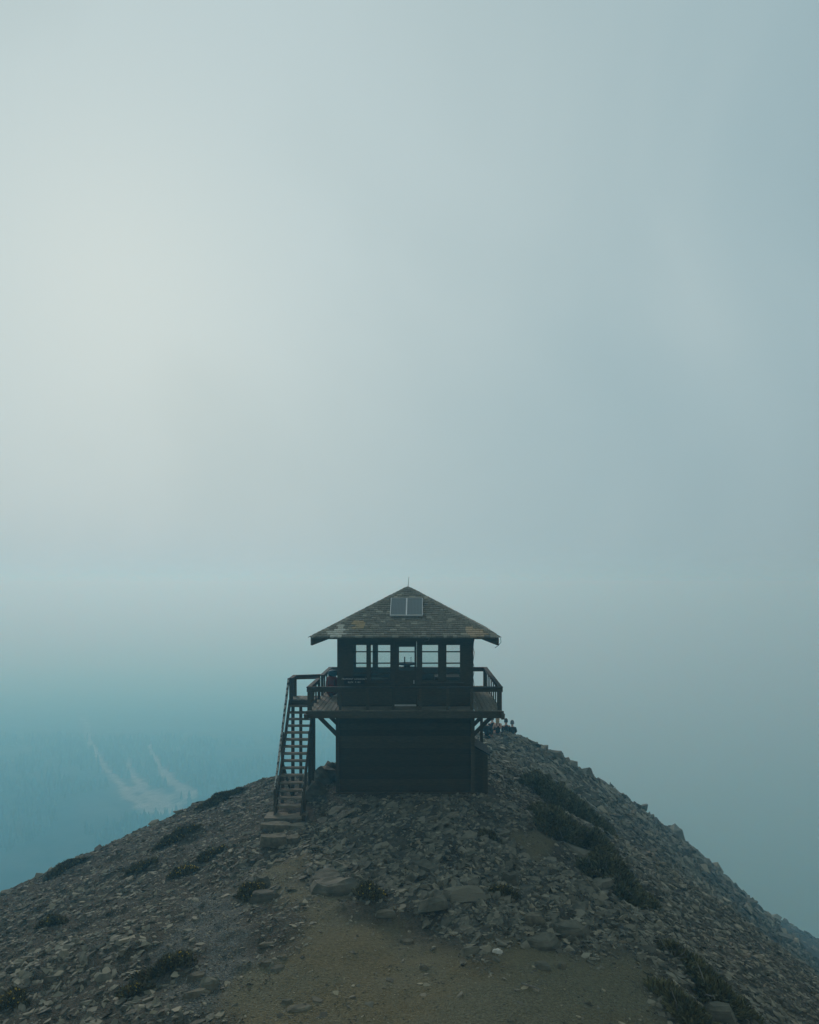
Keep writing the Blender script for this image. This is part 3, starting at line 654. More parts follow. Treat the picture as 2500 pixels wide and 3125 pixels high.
def shingle_geo(a):
    side, k, s0, s1, xa, xb, ap = a; Rz = Matrix.Rotation(side * math.pi / 2, 3, 'Z')
    nrm = Vector((0, -(AZ - EZ), RH)).normalized(); h0 = .050 + rnd.uniform(-.005, .007); h1 = .008
    def pt(x, s, h):
        lim = RH * (1 - s); x = max(-lim, min(lim, x)); return Rz @ (Vector((x + ap.x * s, -RH + (RH + ap.y) * s, EZ + (AZ - EZ) * s)) + nrm * h)
    s0 = s0 - .004 + rnd.uniform(-.006, .006)
    v = [pt(xa, s0, .002), pt(xb, s0, .002), pt(xb, s0, h0), pt(xa, s0, h0), pt(xa, s1, .0), pt(xb, s1, .0), pt(xb, s1, h1), pt(xa, s1, h1)]
    return v, [(0, 1, 2, 3), (3, 2, 6, 7), (0, 3, 7, 4), (1, 5, 6, 2), (0, 4, 5, 1), (4, 7, 6, 5)]
def roof_px(a):
    s = a[2] + .015; x = (a[4] + a[5]) / 2 + .05 * s; d = -RH + RH * s - CAM[1]
    return HX + F * (x - CAM[0]) / d, HY + F * (CAM[2] - EZ - (AZ - EZ) * s) / d
pale = [(1000,1945,1050,1928),(1015,1930,1052,1918),(1028,1918,1046,1909)]
tan_ = [(1072,1903,1108,1896),(1077,1909,1108,1901),(1077,1916,1108,1906),(1072,1922,1100,1911)]
pink = [(1428,1945,1478,1934),(1426,1938,1482,1928),(1430,1930,1474,1922),(1428,1926,1444,1914)]
def zone_of(a):
    px, py = roof_px(a)
    for boxes, m_ in ((pale, 'shingle_pale'), (tan_, 'shingle_tan'), (pink, 'shingle_pink')):
        for (ax_, ay_, bx_, by_) in boxes:
            if ax_ <= px <= bx_ and by_ <= py <= ay_ + 1: return m_
    return 'shingle'
front = sorted([a for a in sh_all if a[0] == 0], key=lambda a: -(a[5] - a[4]) - (9 if zone_of(a) != 'shingle' else 0))
rest = [a for a in sh_all if a[0] != 0] + front[240:]
for a in front[:240]:
    v, f = shingle_geo(a); MB().add(v, f).build('shingle', M[zone_of(a)], roof)
mb_ = MB()
for a in rest: mb_.add(*shingle_geo(a))
tag(mb_.build('shingles', M['shingle'], roof), kind='stuff')
for ci, c_ in enumerate(cr):                       # overlapping caps down each hip
    d = (APX - c_); ln = d.length; d.normalize(); nn = 25
    sx, sy = (1 if c_.x > 0 else -1), (1 if c_.y > 0 else -1)
    nA = Vector((0, sy * (AZ - EZ), RH)).normalized(); nB = Vector((sx * (AZ - EZ), 0, RH)).normalized()
    tA = nA.cross(d).normalized(); tB = nB.cross(d).normalized()
    if tA.dot(Vector((-sx, 0, 0))) < 0: tA = -tA
    if tB.dot(Vector((0, -sy, 0))) < 0: tB = -tB
    for k in range(nn):
        p0 = c_ + d * (ln * k / nn - .02); p1 = c_ + d * min(ln, ln * (k + 1.3) / nn); wd = .105 + rnd.uniform(-.01, .01); h0 = .055 + rnd.uniform(-.004, .006); h1 = .034
        up = (nA + nB).normalized()
        v = [p0 + up * h0, p0 + tA * wd + nA * (h0 - .008), p0 + tB * wd + nB * (h0 - .008), p1 + up * h1, p1 + tA * wd + nA * h1, p1 + tB * wd + nB * h1]
        v += [q_ - up * .016 for q_ in v]
        MB().add(v, [(0, 1, 4, 3), (0, 3, 5, 2), (0, 2, 8, 6), (1, 0, 6, 7), (7, 6, 9, 10), (6, 8, 11, 9), (1, 7, 10, 4), (2, 5, 11, 8), (3, 4, 10, 9), (5, 3, 9, 11)]).build('hip_cap', M['shingle'], roof)
    # rafter tail under the corner
    q = [c_ + Vector((-sx * .02, -sy * .02, -.03)), c_ + Vector((-sx * .02, -sy * .02, -.25)), c_ + Vector((-sx * .57, -sy * .45, -.05)), c_ + Vector((-sx * .57, -sy * .45, .10))]
    off = Vector((sy * .03, -sx * .03, 0)); v = [p_ + off for p_ in q] + [p_ - off for p_ in q]
    MB().add(v, [(0, 1, 2, 3), (7, 6, 5, 4), (0, 4, 5, 1), (1, 5, 6, 2), (2, 6, 7, 3), (3, 7, 4, 0)]).build('rafter_tail', M['stain'], HUT)

# ------------------------------------------------------------------ things fixed to the hut
def roof_pt(x, s, h=0.0):
    nrm = Vector((0, -(AZ - EZ), RH)).normalized(); return Vector((x, -RH + RH * s, EZ + (AZ - EZ) * s)) + nrm * h
sp0 = roof_pt(.03, .35, .02)
SP = empty('solar_panel', sp0, 'twin solar panel in pale metal frame mounted on the shingle roof', 'solar panel')
u = (roof_pt(0, .7) - roof_pt(0, .35)); ul = u.length; u.normalize(); nrm = Vector((0, -(AZ - EZ), RH)).normalized()
def sbox(name, x0, x1, a, b_, h0, h1, m_, par):
    base = roof_pt(.03, .35); v = []
    for hh in (h0, h1):
        for (xx, uu) in ((x0, a), (x1, a), (x1, b_), (x0, b_)): v.append(base + Vector((xx, 0, 0)) + u * uu + nrm * hh)
    return MB().add(v, [(3, 2, 1, 0), (4, 5, 6, 7), (0, 1, 5, 4), (1, 2, 6, 5), (2, 3, 7, 6), (3, 0, 4, 7)]).build(name, m_, par)
for x0 in (-.535, .0):
    f_ = MB(); md = sbox('module', x0 + .02, x0 + .515, .02, ul - .02, .10, .125, M['cells'], SP)
    for nm, q in (('frame_rail', (x0, x0 + .02, 0, ul)), ('frame_rail', (x0 + .515, x0 + .535, 0, ul)), ('frame_rail', (x0 + .02, x0 + .515, 0, .02)), ('frame_rail', (x0 + .02, x0 + .515, ul - .02, ul))): sbox(nm, *q, .09, .135, M['alu'], md)
for xx in (-.4, .38):
    for uu in (.1, ul - .15): sbox('mount_foot', xx, xx + .04, uu, uu + .04, .02, .095, M['dark'], SP)
MB().tube([APX + Vector((0, 0, -.05)), APX + Vector((.015, 0, .14)), APX + Vector((.035, 0, .36))], [.012, .009, .006]).build('lightning_rod', M['dark'])
tag(bpy.data.objects['lightning_rod'], 'thin dark lightning rod standing on the roof peak', 'lightning rod')
c1 = [roof_pt(.57, .41, .09), roof_pt(.66, .36, .05), roof_pt(.76, .27, .045), roof_pt(.81, .16, .045), roof_pt(.80, .05, .045), roof_pt(.78, -.01, .04), Vector((.74, -2.9, 5.0)), Vector((.62, -2.3, 4.95))]
tag(MB().tube(c1, .011).build('panel_cable', M['wire']), 'pale cable curving down the shingles from the solar panel', 'cable')
k_ = cr[1]; tag(MB().tube([k_ + Vector((-.35, .05, .24)), k_ + Vector((-.1, 0, .13)), k_ + Vector((.06, 0, -.02)), k_ + Vector((.07, -.02, -.15)), k_ + Vector((-.02, 0, -.26)), k_ + Vector((-.12, 0, -.33))], .008).build('roof_cable', M['dark']), 'thin dark cable looping over the eave corner above the railing', 'cable')
hang = [Vector((CW + .06 + .02 * math.sin(i * 1.9), -CW - .04, 5.2 - i * .16)) for i in range(13)] + [Vector((CW + .05, -CW - .04, 3.05))]
tag(MB().tube(hang, [.02 if i in (1, 2) else .009 for i in range(14)], 5).build('hanging_cable', M['dark']), 'dark cable hanging down the cabin corner by the deck', 'cable')
loop = [Vector((2.4, -2.6, 2.62)), Vector((2.45, -2.6, 2.42)), Vector((2.55, -2.6, 2.34)), Vector((2.66, -2.6, 2.42)), Vector((2.7, -2.6, 2.55))]
LP_ = empty('deck_lamp', (2.7, -2.6, 2.55), 'small dark lamp with a drooping cord under the deck corner', 'lamp')
MB().tube(loop, .008).build('cord', M['dark'], LP_); MB().box((2.71, -2.6, 2.53), (.07, .07, .09), R3(y=.6)).build('housing', M['dark'], LP_)
# sign
sx0, sx1, sz0, sz1 = -1.97, -1.31, 3.545, 3.785
SG = empty('name_sign', ((sx0 + sx1) / 2, -CW - .03, sz0), 'small black sign board with white lettering below the cabin window', 'sign')
MB().span(sx0, sx1, -CW - .10, -CW - .075, sz0, sz1).build('board', M['signboard'], SG)
def letters(s, x, z, size, par, nm='lettering'):
    cu = bpy.data.curves.new(nm, 'FONT'); cu.body = s; cu.size = size; cu.align_x = 'CENTER'; cu.extrude = .002; cu.space_character = 1.15
    to = bpy.data.objects.new(nm, cu); COL.objects.link(to); to.location = (x, -CW - .105, z); to.rotation_euler = (math.pi / 2, 0, 0)
    bpy.context.view_layer.update(); me_ = bpy.data.meshes.new_from_object(to.evaluated_get(bpy.context.evaluated_depsgraph_get())); me_.transform(to.matrix_world); bpy.data.objects.remove(to)
    return link_mesh(nm, me_, M['white'], par)
letters('FREMONT LOOKOUT', -1.64, 3.69, .075, SG); letters('ELEV. 7,181', -1.64, 3.585, .075, SG)
# pale board on the ledge, fire finder inside
tag(MB().box((-.84, -CW + .22, 3.70), (.55, .12, .05), R3(y=.0)).build('pale_board', M['pale_board']), 'pale weathered board lying inside on the window ledge', 'board')
MB().span(-1.95, -.55, -CW + .11, -CW + .5, 3.625, 3.675).build('ledge', M['stain'], HUT)
FF = empty('fire_finder', (.02, 0, DZ + .03), 'round fire finder on its stand seen through the door glass', 'instrument')
MB().span(-.28, .32, -.3, .3, DZ + .03, 3.86).build('stand', M['stain'], FF); MB().lathe((.02, 0, 3.86), [(.12, 0), (.12, .08), (.30, .09), (.33, .12), (.33, .15), (.30, .16)], 28).build('azimuth_ring', M['dark'], FF)
MB().span(-.08, -.035, -.28, -.27, 4.0, 4.25).build('sight_vane', M['dark'], FF)
MB().span(.13, .14, .27, .28, 4.0, 4.18).span(.175, .185, .27, .28, 4.0, 4.18).span(.13, .185, .27, .28, 4.18, 4.19).build('sight_frame', M['dark'], FF)
tag(MB().span(1.0, 1.9, .9, 1.9, 3.2, 3.42).span(1.0, 1.9, .9, 1.9, DZ + .03, 3.17).build('bunk', M['stain']), 'dark bunk bed in the back corner behind the cabin windows', 'bunk')
# red backpack on the walkway
def blob(c, rad, n1=10, n2=14, jit=.06, pw=.75, seed=0):
    r = random.Random(seed); mb2 = MB(); c = Vector(c); ring = []
    for i in range(1, n1):
        a = math.pi * i / n1; row = []
        for k in range(n2):
            b2 = 2 * math.pi * k / n2; j = 1 + r.uniform(-jit, jit); f2 = lambda v: math.copysign(abs(v) ** pw, v)
            row.append(tuple(c + Vector((rad[0] * f2(math.cos(b2)) * f2(math.sin(a)), rad[1] * f2(math.sin(b2)) * f2(math.sin(a)), rad[2] * f2(math.cos(a)))) * j))
        ring.append(row)
    mb2.v = [p_ for row in ring for p_ in row] + [tuple(c + Vector((0, 0, rad[2]))), tuple(c - Vector((0, 0, rad[2])))]
    for i in range(n1 - 2):
        for k in range(n2): k2 = (k + 1) % n2; mb2.f.append([i * n2 + k, (i + 1) * n2 + k, (i + 1) * n2 + k2, i * n2 + k2])
    t0 = (n1 - 1) * n2
    for k in range(n2): k2 = (k + 1) % n2; mb2.f.append([t0, k, k2]); mb2.f.append([t0 + 1, (n1 - 2) * n2 + k2, (n1 - 2) * n2 + k])
    return mb2
BP = empty('backpack', (-2.62, .2, DZ), 'bulky red backpack with blue roll on top leaning on the cabin wall', 'backpack')
blob((-2.62, .2, DZ + .36), (.23, .2, .36), seed=1).build('bag', M['red'], BP, True); blob((-2.60, .22, DZ + .80), (.17, .17, .12), seed=2).build('bed_roll', M['blue'], BP, True)
blob((-2.64, -.02, DZ + .27), (.15, .07, .17), seed=3).build('front_pocket', M['red'], BP, True)
for sx in (-.1, .1): MB().tube([(-2.62 + sx, -.03, DZ + .6), (-2.62 + sx, -.04, DZ + .45), (-2.63 + sx, -.09, DZ + .3)], .012).build('strap', M['dark'], BP)
# storage bin against the right wall, post behind it
bx0, bx1, by0, by1 = BW + .03, 2.72, -1.75, -.2
BN = empty('storage_bin', (2.45, -1.0, 0), 'dark plank bin with sloping lid against the cabin base', 'bin')
def prism(x0, x1, y0, y1, z0, za, zb): return MB().add([(x0, y0, z0), (x1, y0, z0), (x1, y1, z0), (x0, y1, z0), (x0, y0, za), (x1, y0, zb), (x1, y1, zb), (x0, y1, za)], [(0, 3, 2, 1), (4, 5, 6, 7), (0, 1, 5, 4), (1, 2, 6, 5), (2, 3, 7, 6), (3, 0, 4, 7)])
prism(bx0, bx1 - .04, by0 + .02, by1, -.5, 1.42, 1.15).build('box', M['stainx'], BN)
for k in range(3): a = bx0 + .005 + k * .165; prism(a, a + .157, by0 - .005, by0 + .018, -.1, 1.40 - k * .085, 1.40 - (k + 1) * .085).build('plank', M['stainx'], BN)
MB().beam((bx0 - .01, (by0 + by1) / 2, 1.475), (bx1 + .05, (by0 + by1) / 2, 1.16), by1 - by0 + .12, .05).build('lid', M['timber'], BN)
pz = gh(2.75, 1.6)
tag(MB().span(2.69, 2.79, 1.55, 1.65, pz - .3, 2.55, .004).build('deck_post', M['stain']), 'square dark post standing behind the bin under the deck', 'post')
# guy wires anchored in the rock
for a, b_, lb in (((-.55, -2.35, .1), on(1045, 2462), 'thin guy wire slanting to the rock near the stairs'), ((.45, -2.35, .15), on(1322, 2492), 'thin guy wire slanting to the rock before the cabin middle')):
    tag(MB().tube([a, (Vector(a) + b_) / 2, b_], .009, 5).build('guy_wire', M['dark']), lb, 'wire')

# ------------------------------------------------------------------ staircase
SX0, SX1 = -3.99, -3.14; LY0, LY1 = -.65, .28
ST = empty('staircase', (-3.55, -3.4, -.3), 'steep open timber staircase climbing to the deck with peeling handrail', 'staircase')
NTd = 15; ytop, ybot = LY0 - .02, -3.42; rise = (DZ + .27) / (NTd + 1)
top = Vector((0, LY0 - .02, DZ - .02)); bot = Vector((0, -3.62, -.42))
for i in range(NTd):
    f_ = (i + 1) / (NTd + .6); yy = ytop + (ybot - ytop) * f_; zz = DZ - rise * (i + 1)
    MB().box(((SX0 + SX1) / 2, yy, zz), (SX1 - SX0 - .1, .25, .045), R3(x=rnd.uniform(-.02, .02)), .004).build('tread', M['treadwood'], ST)
for xx in (SX0 + .02, SX1 - .02): MB().beam((xx, top.y, top.z - .06), (xx, bot.y, bot.z + .02), .05, .26, jit=.004).build('stringer', M['stain'], ST)
# landing
for k in range(7): MB().span(SX0 + .0 + k * .132, SX0 + .118 + k * .132, LY0, LY1, DZ - .03, DZ + rnd.uniform(-.004, .004)).build('landing_plank', M['deckwood'], ST)
MB().span(SX0 - .01, SX1 + .03, LY0 - .03, LY0 + .02, DZ - .22, DZ - .034).span(SX0 - .01, SX1 + .03, LY1 - .05, LY1, DZ - .22, DZ - .034).span(SX0 - .02, SX0 + .03, LY0 + .02, LY1 - .05, DZ - .22, DZ - .034).build('landing_frame', M['stain'], ST)
for (xx, yy, wd) in ((SX0 + .1, LY0 + .12, .1), (SX0 + .27, LY1 - .12, .1), (SX1 - .02, LY0 - .3, .1), (SX1 - .12, LY1 - .1, .09)):
    MB().span(xx - wd / 2, xx + wd / 2, yy - wd / 2, yy + wd / 2, gh(xx, yy) - .3, DZ - .2, .004).build('support_post', M['stain'], ST)
for (xx, yy) in ((SX0 + .05, LY1 - .06), (SX0 + .05, LY0 + .06)): MB().span(xx - .06, xx + .06, yy - .06, yy + .06, DZ - .2, 3.54).build('landing_post', M['stain'], ST)
MB().beam((SX0 - .02, LY1 - .06, 3.545), (SX1 + .1, LY1 - .06, 3.575), .13, .035).build('landing_rail', M['timber'], ST)
MB().beam((SX0 + .0, LY1 - .06, 3.47), (SX1 + .1, LY1 - .06, 3.49), .04, .12).build('landing_rail_board', M['stain'], ST)
MB().beam((SX0 + .05, LY1 - .0, 3.545), (SX0 + .05, LY0 - .02, 3.545), .13, .04).build('landing_rail', M['timber'], ST)
MB().beam((SX0 - .02, LY0 - .05, 3.53), (SX0 - .02, -3.30, .42), .055, .13, jit=.006).build('handrail', M['handrail'], ST)
MB().beam((SX1 + .03, LY0 - .05, 3.47), (SX1 + .03, -3.30, .40), .045, .13, jit=.006).build('handrail', M['stain'], ST)
MB().beam((SX1 - .01, -2.75, .98), (SX1 - .01, -3.31, .36), .02, .10, jit=.004).build('rail_end', M['handrail'], ST)
for xx in (SX0 - .01, SX1 + .02):
    MB().span(xx - .05, xx + .05, -3.30, -3.20, -.5, .5, .004).build('newel_post', M['stain'], ST)
    MB().span(xx - .045, xx + .045, -2.02, -1.93, gh(xx, -2) - .2, 1.95, .004).build('newel_post', M['stain'], ST)
MB().beam((SX1 + .03, -1.6, 1.05), (SX1 + .03, -1.6, 1.75), .07, .1).build('scab_board', M['stain'], ST)
for yy, za in ((-.6, 2.2),): MB().beam((SX0 + .1, -.55, gh(SX0, -.5)), (SX0 + .05, -2.3, 1.0), .05, .09).build('diagonal_brace', M['stain'], ST)

# stone platform and steps at the foot of the stairs
def slab(name, c, size, yaw, m_, label, cat, seed, tilt=(0, 0), group=None):
    hewn = name in ('stone_step', 'wall_stone')
    r = random.Random(seed); bm = bmesh.new(); nn = 7
    outline = []; jk = .4 if hewn else 1
    for k in range(nn):
        a = 2 * math.pi * (k + r.uniform(-.25, .25)) / nn; q = max(abs(math.cos(a)), abs(math.sin(a)))
        rr = r.uniform(.9, 1.06) / q ** .9 if hewn else r.uniform(.72, 1.08) / q ** .7; outline.append((rr * math.cos(a) * size[0] / 2, rr * math.sin(a) * size[1] / 2))
    for zf, kf in (((-.6, 1.05), (.0, 1.03), (.42, 1.0), (.5, .95)) if hewn else ((-.6, 1.22), (-.05, 1.12), (.36, .96), (.5, .74))):
        for (xx, yy) in outline: bm.verts.new((xx * (kf + jk * r.uniform(-.09, .09)), yy * (kf + jk * r.uniform(-.09, .09)), size[2] * (zf + jk * r.uniform(-.16, .14))))
    bm.verts.ensure_lookup_table()
    for i in range(3):
        for k in range(nn): k2 = (k + 1) % nn; bm.faces.new([bm.verts[i * nn + k], bm.verts[i * nn + k2], bm.verts[(i + 1) * nn + k2], bm.verts[(i + 1) * nn + k]])
    bm.faces.new([bm.verts[k] for k in range(nn)][::-1]); bm.faces.new([bm.verts[3 * nn + k] for k in range(nn)])
    bmesh.ops.triangulate(bm, faces=[f2 for f2 in bm.faces if len(f2.verts) > 4]); bmesh.ops.subdivide_edges(bm, edges=bm.edges, cuts=1, use_grid_fill=True, fractal=.25, seed=seed)
    me_ = bpy.data.meshes.new(name); bm.to_mesh(me_); bm.free(); o_ = link_mesh(name, me_, m_); o_.location = c; o_.rotation_euler = (tilt[0], tilt[1], yaw)
    return tag(o_, label, cat, group) if label else o_
PF = empty('stair_platform', (-3.55, -3.75, -.6), 'low stone walled platform with timber top under the stairs', 'platform')
MB().span(-4.22, -2.98, -4.0, -3.3, -.36, -.28, .008).build('timber_top', M['treadwood'], PF)
for k, (a, b_) in enumerate(((-4.2, -3.72), (-3.7, -3.4), (-3.38, -3.0))):
    o_ = slab('wall_stone', ((a + b_) / 2, -3.7, -.53), (b_ - a, .52, .32), 0, M['slab'], None, None, 60 + k); o_.location -= PF.location; o_.parent = PF
MB().span(-3.06, -2.96, -4.1, -3.98, -.95, -.18, .006).build('stake', M['stain'], PF)
def pslab(px, py, size, yaw, m_, label, seed, name='stone_slab', cat='stone', up=.25, tilt=(0, 0)):
    p_ = on(px, py); return slab(name, (p_.x, p_.y, p_.z + size[2] * up), size, yaw, m_, label, cat, seed, tilt)
pslab(843, 2532, (.92, .46, .18), .05, M['tanrock'], 'wide tan stone step just below the stair platform', 1, 'stone_step', 'step', .35)
pslab(908, 2530, (.48, .38, .14), .1, M['slab'], 'grey stone step beside the wide tan step', 2, 'stone_step', 'step', .4)
pslab(834, 2578, (.70, .44, .26), .12, M['tanrock'], 'thick blocky tan stone, lowest step of the stairs', 3, 'stone_step', 'step', .35)
pslab(892, 2570, (.46, .34, .16), .35, M['tanrock'], 'tan flagstone right beside the thick blocky lowest step', 4, 'stone_step', 'step', .4)
pslab(860, 2632, (.45, .24, .1), .3, M['tanrock'], 'flat tan slab at the top of the dirt path', 5)
pslab(810, 2745, (.62, .34, .22), -.1, M['slab'], 'grey boulder slab beside the flowering cushion by the path', 6, 'boulder', 'boulder', .3)
pslab(800, 2708, (.42, .3, .3), .4, M['slab'], 'dark upright rock just behind the cushion by the path', 7, 'boulder', 'boulder', .3)
pslab(822, 2885, (.52, .17, .06), .42, M['tanrock'], 'long narrow tan slab on the gravel edge', 8, tilt=(-.12, 0))
pslab(815, 2948, (.26, .13, .07), .1, M['tanrock'], 'small tan block on the gravel below the long slab', 9)
pslab(848, 2958, (.30, .2, .05), .4, M['slab'], 'flat grey plate touching the small tan block', 10)
pslab(866, 2925, (.14, .12, .06), .7, M['tanrock'], 'small pale pointed stone above the flat plate on the path', 11)
pslab(918, 3080, (.42, .24, .06), .2, M['tanrock'], 'flat tan flagstone lying at the bottom of the path', 12)
pslab(875, 3060, (.22, .1, .07), .0, M['slab'], 'small grey stone beside the flagstone on the path', 13)
pslab(1240, 2880, (.30, .18, .11), 0, M['tanrock'], 'angular tan stone at the outcrop edge above the path', 14)
pslab(1436, 2910, (.40, .24, .14), .5, M['slab'], 'green grey tilted slab at the right of the path top', 15, tilt=(-.3, .1))
pslab(1295, 2960, (.18, .1, .08), 0, M['tanrock'], 'small dark capped stone alone in the middle dirt', 16)
pslab(1516, 2912, (.2, .1, .08), .1, M['shingle_pale'], 'small whitish stone at the edge of the dirt', 17)
pslab(1655, 2955, (.30, .18, .14), -.1, M['slab'], 'dark square stone on the dirt beside the rubble', 18)
pslab(1715, 2955, (.22, .16, .12), .5, M['tanrock'], 'tan wedge stone next to the dark square stone', 19)
pslab(1650, 2885, (.72, .42, .22), .1, M['slab'], 'broad flat grey slab with sharp edge above the dirt', 20, 'boulder', 'boulder', .3)
pslab(1740, 2855, (.80, .46, .30), .0, M['slab'], 'largest pale grey block on the outcrop edge', 21, 'boulder', 'boulder', .3)
pslab(1625, 2815, (.5, .36, .2), .2, M['tanrock'], 'yellowish lichened block on the outcrop', 22, 'boulder', 'boulder', .3)
pslab(1840, 2700, (1.0, .62, .14), .35, M['slab'], 'wide lichen stained slab below the krummholz', 23, 'boulder', 'boulder', .4, (-.15, -.1))
pslab(1760, 2610, (.95, .45, .22), -.55, M['slab'], 'long grey slab sloping beside the brown dirt patch', 24, 'boulder', 'boulder', .4, (0, .25))
pslab(1020, 2715, (1.05, .85, .34), .1, M['slab'], 'massive grey bedrock block at the path head', 25, 'boulder', 'boulder', .15, (-.12, 0))
pslab(990, 2690, (.9, .7, .3), .5, M['slab'], 'rounded bedrock hump behind the massive block', 26, 'boulder', 'boulder', .1)
pslab(1290, 2660, (.85, .5, .24), -.2, M['slab'], 'overhanging grey ledge in the middle of the outcrop', 27, 'boulder', 'boulder', .4, (.1, .1))
pslab(1560, 2700, (.5, .36, .42), .2, M['slab'], 'split upright block beside the right cushion', 28, 'boulder', 'boulder', .2)
pslab(1420, 2745, (1.0, .5, .3), .7, M['slab'], 'tilted bedrock fin pointing at the cabin', 29, 'boulder', 'boulder', .3, (-.35, .2))
pslab(1330, 2770, (.9, .36, .26), .85, M['slab'], 'narrow tilted bedrock fin left of the other fin', 30, 'boulder', 'boulder', .3, (-.4, .2))
pslab(1180, 2795, (.42, .22, .1), .3, M['slab'], 'pale green flat plate at the outcrop foot', 31)
pslab(640, 3010, (.36, .22, .16), .3, M['slab'], 'dark wedge stone beside the gravel, left of the path', 32)
pslab(600, 2985, (.34, .2, .12), .3, M['tanrock'], 'light tan stone at the cushion beside the gravel', 33)
pslab(600, 3040, (.48, .2, .12), .5, M['tanrock'], 'long tan stone on the scree below the dark wedge stone', 34)
p_ = P(2056, 2556, 69.5); slab('boulder', (p_.x, p_.y, p_.z + .25), (1.5, 1.4, 1.3), .2, M['slab'], 'square dark boulder jutting from the right skyline', 'boulder', 35)
p_ = hit(1690, 2312); slab('boulder', (p_.x, p_.y, p_.z + .1), (1.0, .8, .5), .2, M['slab'], 'dark rock step on the skyline right of the people', 'boulder', 36)
for k, (px, py, sz) in enumerate([(990, 2390, .95), (965, 2425, .7), (1010, 2365, .8)]):
    pslab(px, py, (sz, sz * .8, sz * .75), .4 * k, M['slab'], ['big grey boulder between the stairs and the cabin base', 'boulder nestled against the stair support post', 'topmost boulder on the skyline between stairs and cabin'][k], 40 + k, 'boulder', 'boulder', .2, (.2, .5))
# sticks
for pl, lb in (([(1590, 3015), (1625, 3022), (1650, 3030)], 'dead stick lying by the rubble on the dirt'), ([(2310, 2880), (2335, 2905), (2360, 2922)], 'pale bleached stick on the right scree'), ([(1710, 2575), (1722, 2578), (1732, 2590)], 'short white stick beside the sloping slab'), ([(1765, 2905), (1778, 2912), (1790, 2922)], 'tan stick where the dirt meets the slabs')):
    g_ = [on(*q) + Vector((0, 0, .05)) for q in pl]; tag(MB().tube(g_, [.018, .014, .008], 6).build('stick', M['twig']), lb, 'stick')

# ------------------------------------------------------------------ plants
def tufts(n, shape, ln, seed, wd=.25, up=.5):
    "small pointed blades spread through a mound: shape(r) -> point, outward normal"
    r = np.random.default_rng(seed); p_, nn = shape(r, n); dirs = nn + r.normal(0, .55, (n, 3)); dirs[:, 2] += up; dirs /= np.linalg.norm(dirs, axis=1)[:, None]
    side = np.cross(dirs, r.normal(0, 1, (n, 3))); side /= np.linalg.norm(side, axis=1)[:, None] + 1e-9; l_ = ln * r.uniform(.6, 1.3, n)[:, None]
    a = p_ - side * l_ * wd; b2 = p_ + side * l_ * wd; c2 = p_ + dirs * l_ + side * l_ * .1; d2 = p_ + dirs * l_ * .55 - np.cross(side, dirs) * l_ * wd
    V2 = np.stack([a, b2, c2, d2], 1).reshape(-1, 3); i0 = (np.arange(n) * 4)[:, None]
    return V2, np.concatenate([i0 + np.array([[0, 1, 2]]), i0 + np.array([[0, 3, 2]])])
def mound(c, rx, ry, hz, yaw, ground_follow=True, solid=.0):
    def sh(r, n):
        a = r.uniform(0, 2 * math.pi, n); q = np.sqrt(r.uniform(0, 1, n)); lump = 1 + .28 * np.sin(a * 3 + c.x * 9) + .18 * np.sin(a * 5 + c.y * 7)
        lx = rx * q * lump * np.cos(a); ly = ry * q * lump * np.sin(a); x_ = c.x + lx * math.cos(yaw) - ly * math.sin(yaw); y_ = c.y + lx * math.sin(yaw) + ly * math.cos(yaw)
        hh = hz * np.sqrt(np.clip(1 - q ** 2, 0, 1)) * (1 + .35 * vnoise(x_ * 7, y_ * 7, 3)) * r.uniform(solid, 1, n) ** .4
        z_ = ground_h(x_, y_) + hh; nr = np.stack([lx / rx, ly / ry, .6 + 0 * lx], -1)
        return np.stack([x_, y_, z_], -1), nr / (np.linalg.norm(nr, axis=1)[:, None] + 1e-6)
    return sh
def cushion(px, py, rx, ry, hz, nfl, label, seed, yaw=0., cat='plant', group='flowering cushion plants on the scree', dens=1.0):
    c = on(px, py); e_ = empty('cushion_plant', c, label, cat, group)
    k = int(900 * dens * max(1, rx / .3)); sh = mound(c, rx, ry, hz, yaw)
    V2, F2 = tufts(k, sh, .07 + .03 * rx, seed); link_mesh('foliage', mesh_np('foliage', V2, F2), M['cushion'], e_)
    if nfl:
        r = np.random.default_rng(seed + 5); p_, _ = sh(r, nfl); p_[:, 2] += .055; a = np.arange(5) * 2 * math.pi / 5; s_ = r.uniform(.012, .021, nfl)[:, None]
        ring = np.stack([p_[:, None, 0] + s_ * np.cos(a), p_[:, None, 1] + s_ * np.sin(a), p_[:, None, 2] + .0 * a + r.uniform(-.008, .008, (nfl, 5))], -1); top_ = p_.copy(); top_[:, 2] += .014
        V3 = np.concatenate([ring, top_[:, None], (top_ - [0, 0, .04])[:, None]], 1).reshape(-1, 3); q = np.array([(k2, (k2 + 1) % 5, 5) for k2 in range(5)] + [((k2 + 1) % 5, k2, 6) for k2 in range(5)])
        link_mesh('flowers', mesh_np('flowers', V3, (q[None] + (np.arange(nfl) * 7)[:, None, None]).reshape(-1, 3)), M['flower'], e_)
cushion(765, 2735, .30, .24, .22, 30, 'dark cushion with yellow flowers at the path bend below the stairs', 1)
cushion(1125, 2735, .30, .24, .26, 38, 'dark round cushion with yellow flowers on the outcrop before the cabin', 2)
cushion(1538, 2738, .28, .22, .20, 14, 'dark cushion with few flowers on the right of the outcrop', 3)
cushion(510, 2960, .50, .34, .22, 34, 'large dark cushion spreading on the left scree', 4, .3)
cushion(405, 3030, .28, .22, .12, 26, 'yellow flowered cushion below the large dark cushion', 5)
cushion(30, 3065, .30, .26, .16, 34, 'yellow flowered cushion at the bottom left edge', 6)
cushion(560, 2668, .36, .2, .16, 80, 'cushion thick with yellow flowers halfway up the left slope', 7, .3)
